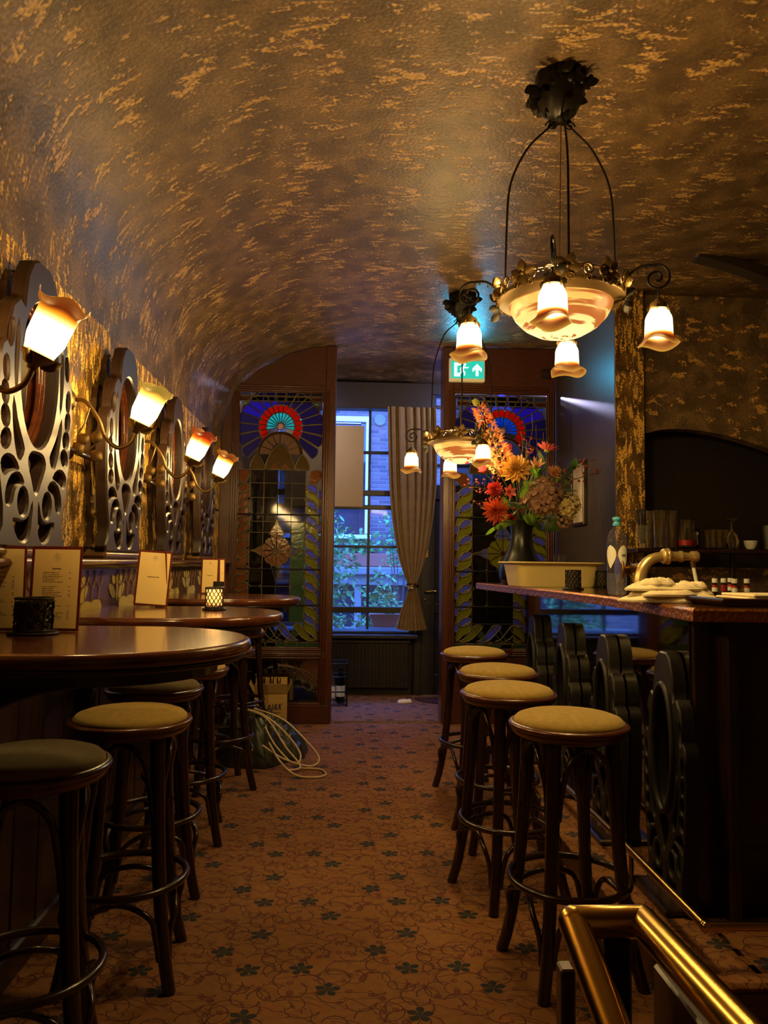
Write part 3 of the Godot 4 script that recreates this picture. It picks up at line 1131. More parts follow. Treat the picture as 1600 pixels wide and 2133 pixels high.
func bar() -> void:
	# carpeted step with a wooden riser
	var mb := MB.new()
	frame_box(mb, 0.96, 1.24, 0.1, 0.125, -5.6, -2.2, 0.01)
	frame_box(mb, 1.2, 3.2, 0.1, 0.125, -2.62, -2.2, 0.01)
	for i in mb.u.size():
		mb.u[i] = Vector2(mb.v[i].x / 0.51, mb.v[i].z / 0.49)
	struct("floor_step", mb, M.carpet, "carpeted step along the foot of the bar")
	mb = MB.new()
	frame_box(mb, 0.97, 1.25, 0, 0.1, -5.6, -2.21, 0.006)
	frame_box(mb, 1.25, 3.2, 0, 0.1, -2.62, -2.21, 0.006)
	struct("trim_7", mb, M.riser_wood, "brown wooden riser of the step before the bar")
	# the counter
	var b := thing("bar_counter", "long bowed bar counter with a hammered copper edge and mirrored front", "bar counter")
	var front := []
	for p in curve([Vector3(0.945, 0, -5.55), Vector3(1.0, 0, -5.0), Vector3(1.09, 0, -4.2), Vector3(1.145, 0, -3.4), Vector3(1.145, 0, -2.9), Vector3(1.12, 0, -2.44)], 5):
		front.append(Vector2(p.x, -p.z))
	var poly := PackedVector2Array(front)
	for q in [Vector2(2.9, 2.34), Vector2(2.9, 2.9), Vector2(1.8, 2.95), Vector2(1.62, 3.2), Vector2(1.62, 4.4), Vector2(1.74, 4.88), Vector2(1.74, 5.55)]:
		poly.append(q)
	var up := Transform3D(Basis(Vector3.RIGHT, Vector3(0, 0, -1), Vector3.UP), Vector3(0, COUNTER - 0.042, 0))
	mb = MB.new()
	mb.slab(poly, 0.042, up, [], 0.007)
	part(b, "copper_edge", mb, M.copper)
	mb = MB.new()
	mb.slab(MB.inset(poly, 0.02) if not Geometry2D.is_polygon_clockwise(poly) else MB.inset(rev(poly), 0.02), 0.0035, up.translated(Vector3(0, 0.04, 0)))
	part(b, "counter_top", mb, M.counter_top)
	mb = MB.new()
	frame_box(mb, 1.205, 1.21, 0.125, 1.12, -5.5, -2.66, 0)
	part(b, "front_mirror", mb, M.dim_mirror, "mirror facing of the bar")
	mb = MB.new()
	frame_box(mb, 1.212, 1.6, 0.1, 1.12, -5.5, -2.64)
	frame_box(mb, 1.33, 2.8, 0.36, 1.124, -2.66, -2.58, 0.006)
	frame_box(mb, 1.4, 2.8, 0.13, 0.36, -2.95, -2.75, 0.006)
	part(b, "carcass", mb, M.dark_wood)
	mb = MB.new()
	frame_box(mb, 1.29, 1.335, 0.125, 1.124, -2.66, -2.56, 0.008)
	part(b, "corner_post", mb, M.dark_wood)
	mb = MB.new()
	frame_box(mb, 1.34, 2.8, 0.125, 0.2, -2.75, -2.66, 0.01)
	part(b, "toe_board", mb, M.riser_wood)
	mb = MB.new()
	mb.tube([Vector3(1.34, 0.27, -2.72), Vector3(2.8, 0.27, -2.72)], 0.012, 8)
	part(b, "toe_strip", mb, M.old_brass)
	# carved brackets before the mirror
	var names := ["nearest", "second", "third", "farthest"]
	var proto := bracket("carved dark wooden bracket before the bar mirror, the nearest of four")
	proto.position = Vector3(1.2, 0.126, -2.76)
	for i in 3:
		copy(proto, "carved dark wooden bracket before the bar mirror, %s from the near end" % ["second", "third", "fourth"][i], Vector3(1.2, 0.126, -2.76 - 0.655 * (i + 1)))
	# foot rail
	var f := thing("foot_rail", "thin brass foot rail round the foot of the bar", "foot rail")
	mb = MB.new()
	mb.tube([Vector3(1.085, 0.24, -5.4), Vector3(1.08, 0.24, -2.3), Vector3(1.08, 0.24, -2.3), Vector3(2.8, 0.24, -2.28)], 0.014, 10)
	mb.ball(Vector3(1.08, 0.24, -2.3), Vector3(0.018, 0.018, 0.018))
	part(f, "rail", mb, M.brass)
	for p in [Vector3(1.083, 0, -2.9), Vector3(1.084, 0, -4.0), Vector3(1.085, 0, -5.1), Vector3(1.7, 0, -2.29)]:
		mb = MB.new()
		mb.lathe([Vector2(0, 0.125), Vector2(0.022, 0.125), Vector2(0.022, 0.125), Vector2(0.02, 0.13), Vector2(0.009, 0.135), Vector2(0.009, 0.23), Vector2(0, 0.23)], 10, Transform3D(Basis.IDENTITY, Vector3(p.x, 0, p.z)))
		part(f, "post", mb, M.old_brass)
	# back bar: counter and glass shelf
	mb = MB.new()
	frame_box(mb, 1.78, 3.1, 0, 1.03, -4.6, -3.5)
	frame_box(mb, 1.74, 3.12, 1.03, 1.06, -4.62, -3.46, 0.006)
	solo("back_counter", mb, M.dark_wood, "dark low counter behind the bar under the glass shelf", "counter")
	mb = MB.new()
	frame_box(mb, 1.76, 3.2, 1.385, 1.412, -4.88, -4.58, 0.006)
	for x in [1.8, 2.5, 3.1]:
		frame_box(mb, x - 0.015, x + 0.015, 1.06, 1.385, -4.88, -4.85, 0.003)
	solo("glass_shelf", mb, M.dark_wood, "dark wooden shelf of glasses on the back wall", "shelf")
	# stair rail in the foreground
	var h := thing("brass_handrail", "thick polished brass handrail bent round the stairwell in the near corner", "handrail")
	mb = MB.new()
	mb.tube([Vector3(0.4, 0.46, -0.58), Vector3(0.343, 0.778, -1.15), Vector3(0.343, 0.778, -1.15), Vector3(0.445, 0.778, -1.15), Vector3(0.445, 0.778, -1.15), Vector3(0.461, 0.778, -0.8), Vector3(0.51, 0.778, 0.1)], 0.023, 20)
	for p in [Vector3(0.343, 0.778, -1.15), Vector3(0.445, 0.778, -1.15)]:
		mb.ball(p, Vector3(0.0235, 0.0235, 0.0235), 14)
	part(h, "rail", mb, M.brass)
	mb = MB.new()
	frame_box(mb, 0.385, 0.425, 0.0, 0.757, -1.175, -1.135, 0.005)
	part(h, "post", mb, M.black)
	mb = MB.new()
	frame_box(mb, 0.33, 0.352, 0, 0.7, -1.2, -1.17, 0.003)
	frame_box(mb, 0.352, 0.47, 0, 0.05, -1.2, -1.17, 0.003)
	part(h, "side_board", mb, M.riser_wood)
	mb = MB.new()
	frame_box(mb, 0.46, 0.485, 0.0, 0.72, -1.15, 0.2, 0.004)
	part(h, "well_panel", mb, M.dark_wood)


func rev(p: PackedVector2Array) -> PackedVector2Array:
	var q := p.duplicate()
	q.reverse()
	return q


# ---- the carved pattern shared by the wall mirrors and the bar brackets; u across, v up, about 0.56 by 0.87
func carved_outline() -> PackedVector2Array:
	var half := [0.25, 0.0, 0.245, 0.03, 0.222, 0.06, 0.226, 0.11, 0.25, 0.18, 0.268, 0.27, 0.279, 0.37, 0.28, 0.46, 0.268, 0.5, 0.276, 0.52, 0.262, 0.56, 0.225, 0.58, 0.228, 0.62, 0.21, 0.68, 0.165, 0.715, 0.13, 0.7, 0.128, 0.74, 0.116, 0.8, 0.082, 0.852, 0.04, 0.871]
	var o := PackedVector2Array()
	for i in range(0, half.size(), 2):
		o.append(Vector2(half[i], half[i + 1]))
	for i in range(half.size() - 2, -1, -2):
		o.append(Vector2(-half[i], half[i + 1]))
	return o

func carved_holes() -> Array:
	var h := [ell(Vector2(0, 0.525), Vector2(0.138, 0.222), 0, 32)]
	h.append(smooth2(pts([-0.055, 0.27, -0.03, 0.283, 0.03, 0.283, 0.055, 0.27, 0.06, 0.248, 0.03, 0.2, 0, 0.16, -0.03, 0.2, -0.06, 0.248]), 2))
	for s in [-1.0, 1.0]:
		h.append(smooth2(pts([s * 0.114, 0.263, s * 0.1, 0.285, s * 0.124, 0.318, s * 0.158, 0.365, s * 0.182, 0.42, s * 0.178, 0.36, s * 0.162, 0.306, s * 0.142, 0.265, s * 0.126, 0.254]), 2))
		h.append(smooth2(pts([s * 0.168, 0.44, s * 0.18, 0.5, s * 0.182, 0.58, s * 0.17, 0.65, s * 0.162, 0.58, s * 0.166, 0.5]), 2))
		for q in [[0.213, 0.6, 0.015, 0.04, 0.15], [0.235, 0.492, 0.017, 0.034, -0.1], [0.236, 0.424, 0.02, 0.03, -0.25], [0.228, 0.36, 0.024, 0.028, -0.5], [0.22, 0.298, 0.03, 0.024, -0.5]]:
			h.append(ell(Vector2(s * q[0], q[1]), Vector2(q[2], q[3]), s * q[4], 12))
		h.append(smooth2(pts([s * 0.131, 0.226, s * 0.166, 0.249, s * 0.208, 0.252, s * 0.238, 0.235, s * 0.236, 0.214, s * 0.22, 0.199, s * 0.198, 0.212, s * 0.154, 0.222]), 2))
		h.append(smooth2(pts([s * 0.094, 0.19, s * 0.126, 0.209, s * 0.172, 0.198, s * 0.2, 0.163, s * 0.203, 0.128, s * 0.184, 0.117, s * 0.162, 0.133, s * 0.154, 0.16, s * 0.136, 0.177, s * 0.11, 0.182]), 2))
		h.append(ell(Vector2(s * 0.09, 0.132), Vector2(0.034, 0.04), 0, 14))
		h.append(smooth2(pts([s * 0.022, 0.135, s * 0.03, 0.08, s * 0.036, 0.04, s * 0.065, 0.018, s * 0.1, 0.022, s * 0.13, 0.045, s * 0.15, 0.078, s * 0.1, 0.072, s * 0.058, 0.078, s * 0.036, 0.1]), 2))
	return h


func bracket(label: String) -> Node3D:
	var t := thing("carved_bracket", label, "bracket", Vector3.ZERO, 0.0, "carved brackets along the bar front")
	var turn := Transform3D(Basis(Vector3(0, 0, 1), Vector3.UP, Vector3(-1, 0, 0)).scaled_local(Vector3(0.66, 0.985, 1)), Vector3(0, 0.01, 0))
	var hs := carved_holes()
	var mb := MB.new()
	mb.slab(carved_outline(), 0.05, turn, hs, 0.006, true)
	part(t, "carved_panel", mb, M.bracket_wood)
	mb = MB.new()
	mb.tube(curve([Vector3(-0.052, 0.53, -0.089), Vector3(-0.052, 0.37, -0.062), Vector3(-0.052, 0.305, 0), Vector3(-0.052, 0.37, 0.062), Vector3(-0.052, 0.53, 0.089), Vector3(-0.052, 0.69, 0.062), Vector3(-0.052, 0.752, 0), Vector3(-0.052, 0.69, -0.062)], 5, true), 0.012, 6, true)
	part(t, "oval_moulding", mb, M.bracket_wood)
	mb = MB.new()
	mb.box(Vector3(-0.05, 0.012, 0), Vector3(0.12, 0.024, 0.3), 0.006)
	part(t, "foot", mb, M.dark_wood)
	return t


func wall_mirrors() -> void:
	var t := thing("carved_mirror", "large carved wooden mirror nearest the camera, behind the open menu", "mirror", Vector3(WALL_X, 1.303, -2.37), 0.0, "carved mirrors along the left wall")
	var xf := Transform3D(Basis(Vector3(0, 0, -1), Vector3.UP, Vector3.RIGHT), Vector3(0.055, 0.03, 0))
	var mb := MB.new()
	mb.slab(carved_outline(), 0.045, xf, carved_holes(), 0.007, true)
	part(t, "carved_frame", mb, M.carved_wood)
	var back := MB.inset(carved_outline() if not Geometry2D.is_polygon_clockwise(carved_outline()) else rev(carved_outline()), 0.03)
	mb = MB.new()
	mb.slab(back, 0.02, xf.translated(Vector3(-0.05, 0, 0)))
	part(t, "back_board", mb, M.dark_wood)
	mb = MB.new()
	mb.slab(ell(Vector2(0, 0.525), Vector2(0.15, 0.235), 0, 28), 0.004, xf.translated(Vector3(-0.026, 0, 0)))
	part(t, "mirror_glass", mb, M.mirror)
	mb = MB.new()
	for q in [[0.138, 0.222, 0.013], [0.12, 0.204, 0.01]]:
		var ring := []
		for p in ell(Vector2(0, 0.525), Vector2(q[0], q[1]), 0, 32):
			ring.append(xf * Vector3(p.x, p.y, -0.018 + q[2]))
		mb.tube(ring, q[2], 8, true)
	part(t, "oval_moulding", mb, M.table_wood)
	mb = MB.new()
	mb.slab(smooth2(pts([-0.055, 0.285, 0.055, 0.285, 0.062, 0.262, 0, 0.155, -0.062, 0.262]), 2), 0.012, xf.translated(Vector3(-0.03, 0, 0)), [], 0.005)
	part(t, "carved_drop", mb, M.table_wood)
	mb = MB.new()
	mb.box(Vector3(0.055, 0.016, 0), Vector3(0.09, 0.032, 0.5), 0.012)
	part(t, "plinth", mb, M.frieze_wood)
	var where := ["second carved mirror along the left wall, above the menu on the middle table", "third carved mirror along the left wall, between the second and third wall lamps", "last carved mirror on the left wall, next to the leaded screen"]
	for i in 3:
		copy(t, where[i], Vector3(WALL_X, 1.303, -3.32 - i * 0.97))
	# rods that tie the frames together
	for i in 4:
		mb = MB.new()
		var z := -2.85 - i * 0.97
		mb.tube([Vector3(-0.99, 1.69, z + 0.2), Vector3(-0.99, 1.69, z - 0.2)], 0.011, 8)
		struct("trim_%d" % (8 + i), mb, M.dark_wood, "dark rod on the wall between two carved mirrors")


func lights() -> void:
	M.shade_glass = glow("shade_glass", Color.WHITE, 2.6, [[0.0, Color(1, 0.72, 0.2)], [0.1, Color(1, 0.94, 0.72)], [0.62, Color(1, 0.93, 0.68)], [0.76, Color(0.8, 0.45, 0.07)], [0.84, Color(0.3, 0.1, 0.015)], [1.0, Color(0.36, 0.18, 0.04)]])
	M.shade_yellow = glow("shade_yellow", Color.WHITE, 2.6, [[0.0, Color(1, 0.72, 0.2)], [0.1, Color(1, 0.94, 0.72)], [0.62, Color(1, 0.93, 0.68)], [0.78, Color(0.85, 0.6, 0.2)], [0.86, Color(0.4, 0.31, 0.1)], [1.0, Color(0.42, 0.33, 0.11)]])
	M.shade_red = glow("shade_red", Color.WHITE, 2.6, [[0.0, Color(1, 0.72, 0.2)], [0.1, Color(1, 0.94, 0.72)], [0.58, Color(1, 0.93, 0.68)], [0.72, Color(0.85, 0.35, 0.03)], [0.84, Color(0.4, 0.06, 0.01)], [1.0, Color(0.28, 0.05, 0.01)]])
	M.shade_cup = glow("shade_cup", Color.WHITE, 2.8, [[0.0, Color(0.9, 0.55, 0.12)], [0.12, Color(1, 0.94, 0.72)], [0.7, Color(1, 0.93, 0.68)], [0.77, Color(0.7, 0.33, 0.05)], [0.84, Color(0.24, 0.065, 0.012)], [0.89, Color(0.3, 0.12, 0.025)], [1.0, Color(0.46, 0.33, 0.1)]])
	M.bowl_glass = glow("bowl_glass", Color.WHITE, 1.35)
	bowl_texture()
	var warm := Color(1.0, 0.825, 0.505)
	var spots := [[-1.9, "glowing tulip wall lamp with an orange rim nearest the camera", "shade_glass"], [-2.83, "glowing tulip wall lamp with a yellowish rim before the second mirror", "shade_yellow"], [-3.8, "glowing tulip wall lamp with a deep red rim, third along the left wall", "shade_red"], [-4.56, "glowing tulip wall lamp farthest along the left wall, next to the leaded screen", "shade_glass"]]
	for i in 4:
		sconce(spots[i][0], spots[i][1], M[spots[i][2]], warm)
	chandelier("large iron chandelier with four bell shades and a marbled glass bowl, hanging near", Vector3(0.775, 0, -2.74), 2.275, [250, 340, 70, 160], warm)
	chandelier("far iron chandelier with marbled bowl hanging before the blue leaded screen", Vector3(0.765, 0, -5.1), 2.115, [165, 285, 95], warm)
	exit_sign()
	for q in [[Vector3(-0.62, 2.78, -7.0), "cool white tube lamp glimpsed behind the left leaded screen"], [Vector3(1.3, 2.9, -6.95), "cool white tube lamp glimpsed behind the right leaded screen"]]:
		var t := thing("tube_lamp", q[1], "lamp", q[0])
		var mb := MB.new()
		mb.box(Vector3(0, 0.035, 0), Vector3(0.4, 0.03, 0.07), 0.005)
		part(t, "housing", mb, M.white_plastic)
		mb = MB.new()
		mb.tube([Vector3(-0.18, 0, 0), Vector3(0.18, 0, 0)], 0.014, 10)
		if not M.has("tube_glow"):
			glow("tube_glow", Color(0.8, 0.8, 1.0), 1.5)
		part(t, "glowing_tube", mb, M.tube_glow)
		lamp(t, Vector3(0, 0, 0), Color(0.82, 0.8, 1.0), 1.1, 0.02)


func bowl_texture() -> void:
	var w := 256
	var a := noise_bytes(w, w, 0.018, 201, 4, 2, 1)
	var im := Image.create(w, w, false, Image.FORMAT_RGB8)
	for y in w:
		for x in w:
			var t := y / float(w)       # 0 at the rim, 1 at the foot
			var f := smoothstep(0.48, 0.62, a[y * w + x] / 255.0 + 0.12 - t * 0.3)
			im.set_pixel(x, y, Color(0.86, 0.66, 0.3).lerp(Color(1, 0.93, 0.62), smoothstep(0.1, 0.8, t)).lerp(Color(0.62, 0.27, 0.09), f * 0.85))
	M.bowl_glass.emission = Color.BLACK
	M.bowl_glass.emission_texture = ImageTexture.create_from_image(im)


func tulip(r0: float, r1: float, len: float, flare: float, folds: int) -> MB:
	# a bell from its fitting (y 0) to a ruffled lip (y len)
	var prof := []
	for i in 17:
		var t := i / 16.0
		var r := lerpf(r0, r1, smoothstep(0.0, 0.35, t) * 0.75 + t * 0.25) + flare * pow(smoothstep(0.72, 1.0, t), 2.0)
		prof.append(Vector2(r, len * t))
	var mb := MB.new()
	mb.lathe(prof, 36, I, func(q: Vector2, a: float, t: float) -> Vector2:
		var k := pow(smoothstep(0.68, 1.0, t), 1.6)
		return Vector2(q.x * (1.0 + 0.1 * k * sin(a * folds)), q.y - k * len * 0.07 * sin(a * folds + 0.8)))
	return mb


func sconce(z: float, label: String, glass: Material, warm: Color) -> void:
	var t := thing("wall_lamp", label, "wall lamp", Vector3(WALL_X, 1.88, z), 0.0, "tulip lamps along the left wall")
	var out := Transform3D(Basis(Vector3.UP, Vector3.RIGHT, Vector3.BACK), Vector3.ZERO)
	var mb := MB.new()
	mb.lathe([Vector2(0, 0), Vector2(0.05, 0.002), Vector2(0.052, 0.01), Vector2(0.046, 0.016), Vector2(0.046, 0.016), Vector2(0.04, 0.016), Vector2(0.036, 0.03), Vector2(0.022, 0.042), Vector2(0.008, 0.046), Vector2(0, 0.046)], 28, out, func(q: Vector2, a: float, s: float) -> Vector2: return Vector2(q.x * (1.0 + (0.05 * cos(a * 14) if s > 0.5 else 0.0)), q.y))
	part(t, "backplate", mb, M.bronze)
	mb = MB.new()
	var arm := curve([Vector3(0.035, 0, 0), Vector3(0.08, -0.005, 0), Vector3(0.13, -0.07, 0), Vector3(0.155, -0.13, 0), Vector3(0.2, -0.172, 0), Vector3(0.245, -0.155, 0), Vector3(0.266, -0.112, 0)], 7)
	mb.tube(arm, 0.0075, 8)
	part(t, "arm", mb, M.bronze)
	mb = MB.new()   # a vine with leaves hanging from the arm
	mb.tube(curve([Vector3(0.1, -0.03, 0.01), Vector3(0.085, -0.09, 0.016), Vector3(0.06, -0.14, 0.01), Vector3(0.09, -0.19, 0.005), Vector3(0.15, -0.13, 0.006)], 5), 0.003, 6)
	for q in [[0.06, -0.16, 0.6], [0.08, -0.2, 2.2], [0.11, -0.19, -0.6], [0.05, -0.19, 3.6], [0.12, -0.16, 1.2]]:
		leaf(mb, aim(Vector3(q[0], q[1], 0.012), Vector3(cos(q[2]), sin(q[2]), 0.3)), 0.05, 0.045, 0.25, 0.2)
	part(t, "vine", mb, M.bronze)
	mb = MB.new()
	mb.box(Vector3(0.008, -0.13, 0), Vector3(0.014, 0.17, 0.022), 0.004)
	part(t, "cable_cover", mb, M.old_brass)
	var dir := Vector3(0.42, 0.9, 0.05).normalized()
	var xf := aim(Vector3(0.266, -0.105, 0), dir)
	mb = MB.new()
	mb.lathe([Vector2(0, -0.012), Vector2(0.012, -0.012), Vector2(0.014, 0.0), Vector2(0.03, 0.012), Vector2(0.04, 0.022), Vector2(0.043, 0.03), Vector2(0.04, 0.03)], 20, xf)
	for k in 3:
		var a := k * TAU / 3 + 0.4
		leaf(mb, xf * Transform3D(Basis(Vector3.UP, -a), Vector3(cos(a) * 0.018, 0.0, sin(a) * 0.018)) * Transform3D(Basis(Vector3.BACK, -0.9), Vector3.ZERO), 0.05, 0.03, 0.2, 0.2)
	part(t, "fitting", mb, M.bronze)
	var sh := part(t, "glass_shade", tulip(0.036, 0.05, 0.15, 0.018, 4), glass)
	sh.transform = xf.translated_local(Vector3(0, 0.022, 0))
	lamp(t, xf * Vector3(0, 0.09, 0), warm, 0.46)


func scroll(mb: MB, at: Vector3, ax: Vector3, ay: Vector3, r: float, turns := 1.6, thick := 0.0026) -> void:
	mb.tube(spiral(at, ax, ay, r, r * 0.15, 0.0, TAU * turns, 26), thick, 5)


func chandelier(label: String, at: Vector3, ring_y: float, angles: Array, warm: Color) -> void:
	var t := thing("chandelier", label, "chandelier", Vector3(at.x, CEIL, at.z))
	var ry := ring_y - CEIL
	var r := RandomNumberGenerator.new()
	r.seed = 77
	# ceiling rose of heaped leaves and berries
	var mb := MB.new()
	mb.lathe([Vector2(0.0, -0.17), Vector2(0.03, -0.165), Vector2(0.06, -0.14), Vector2(0.082, -0.1), Vector2(0.09, -0.05), Vector2(0.092, 0.0), Vector2(0, 0)], 26, I, func(q: Vector2, a: float, s: float) -> Vector2: return Vector2(q.x * (1.0 + 0.05 * sin(a * 7 + s * 9)), q.y))
	for k in 70:
		var a := r.randf() * TAU
		var y := -r.randf_range(0.03, 0.15)
		var rad := 0.09 - 0.9 * pow(maxf(0.0, -0.06 - y), 1.35) * 4.0
		var p := Vector3(cos(a) * rad, y, sin(a) * rad)
		if k % 3 == 0:
			mb.ball(p, Vector3.ONE * r.randf_range(0.009, 0.015), 8)
		else:
			leaf(mb, aim(p, Vector3(cos(a + r.randf_range(-1.2, 1.2)), r.randf_range(-1.2, 0.3), sin(a + r.randf_range(-1, 1)))), 0.05, 0.04, 0.4, 0.3)
	part(t, "ceiling_rose", mb, M.iron)
	# hanging rods with curled heads
	for k in 3:
		var a := deg_to_rad([180.0, 0.0, 262.0][k])
		var d := Vector3(cos(a), 0, -sin(a))
		var top := -0.185 if k < 2 else -0.165
		mb = MB.new()
		var y1 := ry + 0.03
		mb.tube(curve([Vector3(0, top + 0.01, 0) + d * 0.018, Vector3(0, top - 0.02, 0) + d * 0.05, Vector3(0, top - 0.1, 0) + d * 0.125, Vector3(0, lerpf(top, y1, 0.36), 0) + d * 0.185, Vector3(0, lerpf(top, y1, 0.6), 0) + d * 0.2, Vector3(0, y1, 0) + d * 0.205], 7), 0.0042, 7)
		scroll(mb, Vector3(0, top - 0.006, 0) + d * 0.036, d, Vector3.UP, 0.02, 1.4, 0.003)
		part(t, "hanging_rod", mb, M.iron)
	mb = MB.new()
	mb.tube([Vector3(0.004, -0.16, 0), Vector3(-0.006, ry + 0.06, 0)], 0.0022, 6)
	part(t, "cord", mb, M.old_brass)
	# pierced ring
	mb = MB.new()
	mb.lathe([Vector2(0.188, ry - 0.02), Vector2(0.226, ry - 0.008), Vector2(0.232, ry + 0.0), Vector2(0.226, ry + 0.012), Vector2(0.226, ry + 0.012), Vector2(0.21, ry + 0.012), Vector2(0.188, ry - 0.012), Vector2(0.188, ry - 0.02)], 44)
	mb.tube(ring_path(0.214, ry + 0.052, 40), 0.003, 5, true)
	for k in 22:
		var a := TAU * k / 22
		var d := Vector3(cos(a), 0, sin(a))
		var s := d.cross(Vector3.UP)
		scroll(mb, d * 0.226 + Vector3(0, ry + 0.033, 0), s * (1 if k % 2 else -1), Vector3.UP, 0.024, 1.6, 0.0034)
		scroll(mb, d * 0.233 + Vector3(0, ry + 0.002, 0), s * (1 if k % 2 else -1), Vector3.UP, 0.015, 1.5, 0.003)
	part(t, "ring", mb, M.bronze)
	for k in 9:
		mb = MB.new()
		var a := TAU * (k + 0.5) / 9
		var d := Vector3(cos(a), 0, sin(a))
		for q in 5:
			var b := q * TAU / 5 + k
			leaf(mb, aim(d * 0.226 + Vector3(0, ry + 0.038, 0), d.cross(Vector3.UP) * cos(b) + Vector3.UP * sin(b) + d * 0.35), 0.05, 0.036, 0.2, 0.3)
		mb.ball(d * 0.234 + Vector3(0, ry + 0.038, 0), Vector3.ONE * 0.008)
		part(t, "leaf_cluster", mb, M.bronze)
	# bowl
	mb = MB.new()
	mb.lathe([Vector2(0.19, ry - 0.012), Vector2(0.186, ry - 0.03), Vector2(0.168, ry - 0.065), Vector2(0.135, ry - 0.1), Vector2(0.09, ry - 0.126), Vector2(0.04, ry - 0.14), Vector2(0.0, ry - 0.143)], 40)
	part(t, "glass_bowl", mb, M.bowl_glass)
	lamp(t, Vector3(-0.05, ry - 0.05, 0.03), warm, 0.85, 0.06)
	# arms, each with a bell shade
	for deg in angles:
		var a := deg_to_rad(deg)
		var d := Vector3(cos(a), 0, -sin(a))
		mb = MB.new()
		var c := d * 0.34 + Vector3(0, ry + 0.03, 0)
		mb.tube(curve([d * 0.205 + Vector3(0, ry - 0.005, 0), d * 0.225 + Vector3(0, ry + 0.05, 0), d * 0.275 + Vector3(0, ry + 0.095, 0), d * 0.335 + Vector3(0, ry + 0.098, 0)], 6), 0.0048, 7)
		mb.tube(spiral(d * 0.335 + Vector3(0, ry + 0.05, 0), d, Vector3.UP, 0.05, 0.008, PI / 2, PI / 2 - TAU * 1.55, 40), 0.0045, 7)
		for k in 4:
			var q := d * (0.24 + k * 0.03) + Vector3(0, ry + 0.062 + k * 0.012, 0)
			mb.tube([q, q + Vector3(0, 0.012, 0)], [0.0025, 0.0006], 5)
		scroll(mb, d * 0.235 + Vector3(0, ry + 0.075, 0), d, Vector3.UP, 0.02)
		for k in 5:
			leaf(mb, aim(d * 0.228 + Vector3(0, ry + 0.015 - k * 0.012, 0), d * 0.7 + d.cross(Vector3.UP) * (1.0 if k % 2 else -1.0) + Vector3(0, 0.6 - k * 0.45, 0)), 0.042, 0.03, 0.3, 0.25)
		mb.tube([c + Vector3(0, -0.032, 0), c + Vector3(0, -0.06, 0)], 0.003, 6)
		part(t, "arm", mb, M.iron)
		mb = MB.new()
		mb.lathe([Vector2(0, -0.055), Vector2(0.01, -0.055), Vector2(0.014, -0.062), Vector2(0.028, -0.072), Vector2(0.034, -0.088), Vector2(0.033, -0.094)], 18, Transform3D(Basis.IDENTITY, c))
		for k in 6:
			var b := TAU * k / 6
			leaf(mb, Transform3D(Basis(Vector3.UP, -b), c + Vector3(cos(b) * 0.03, -0.082, sin(b) * 0.03)) * Transform3D(Basis(Vector3.BACK, PI + 0.14), Vector3.ZERO), 0.03, 0.022, -0.05, 0.1)
		part(t, "fitting", mb, M.bronze)
		var s := part(t, "glass_shade", tulip(0.03, 0.05, 0.135, 0.02, 3), M.shade_cup)
		s.transform = Transform3D(Basis(Vector3.UP, a) * Basis(Vector3.RIGHT, PI), c + Vector3(0, -0.086, 0))
		lamp(t, c + Vector3(0, -0.15, 0), warm, 0.17)


func ring_path(r: float, y: float, k: int, wave := 0.0) -> Array:
	var o := []
	for i in k:
		var a := TAU * i / k
		o.append(Vector3(cos(a) * r, y + wave * sin(a * 4), sin(a) * r))
	return o


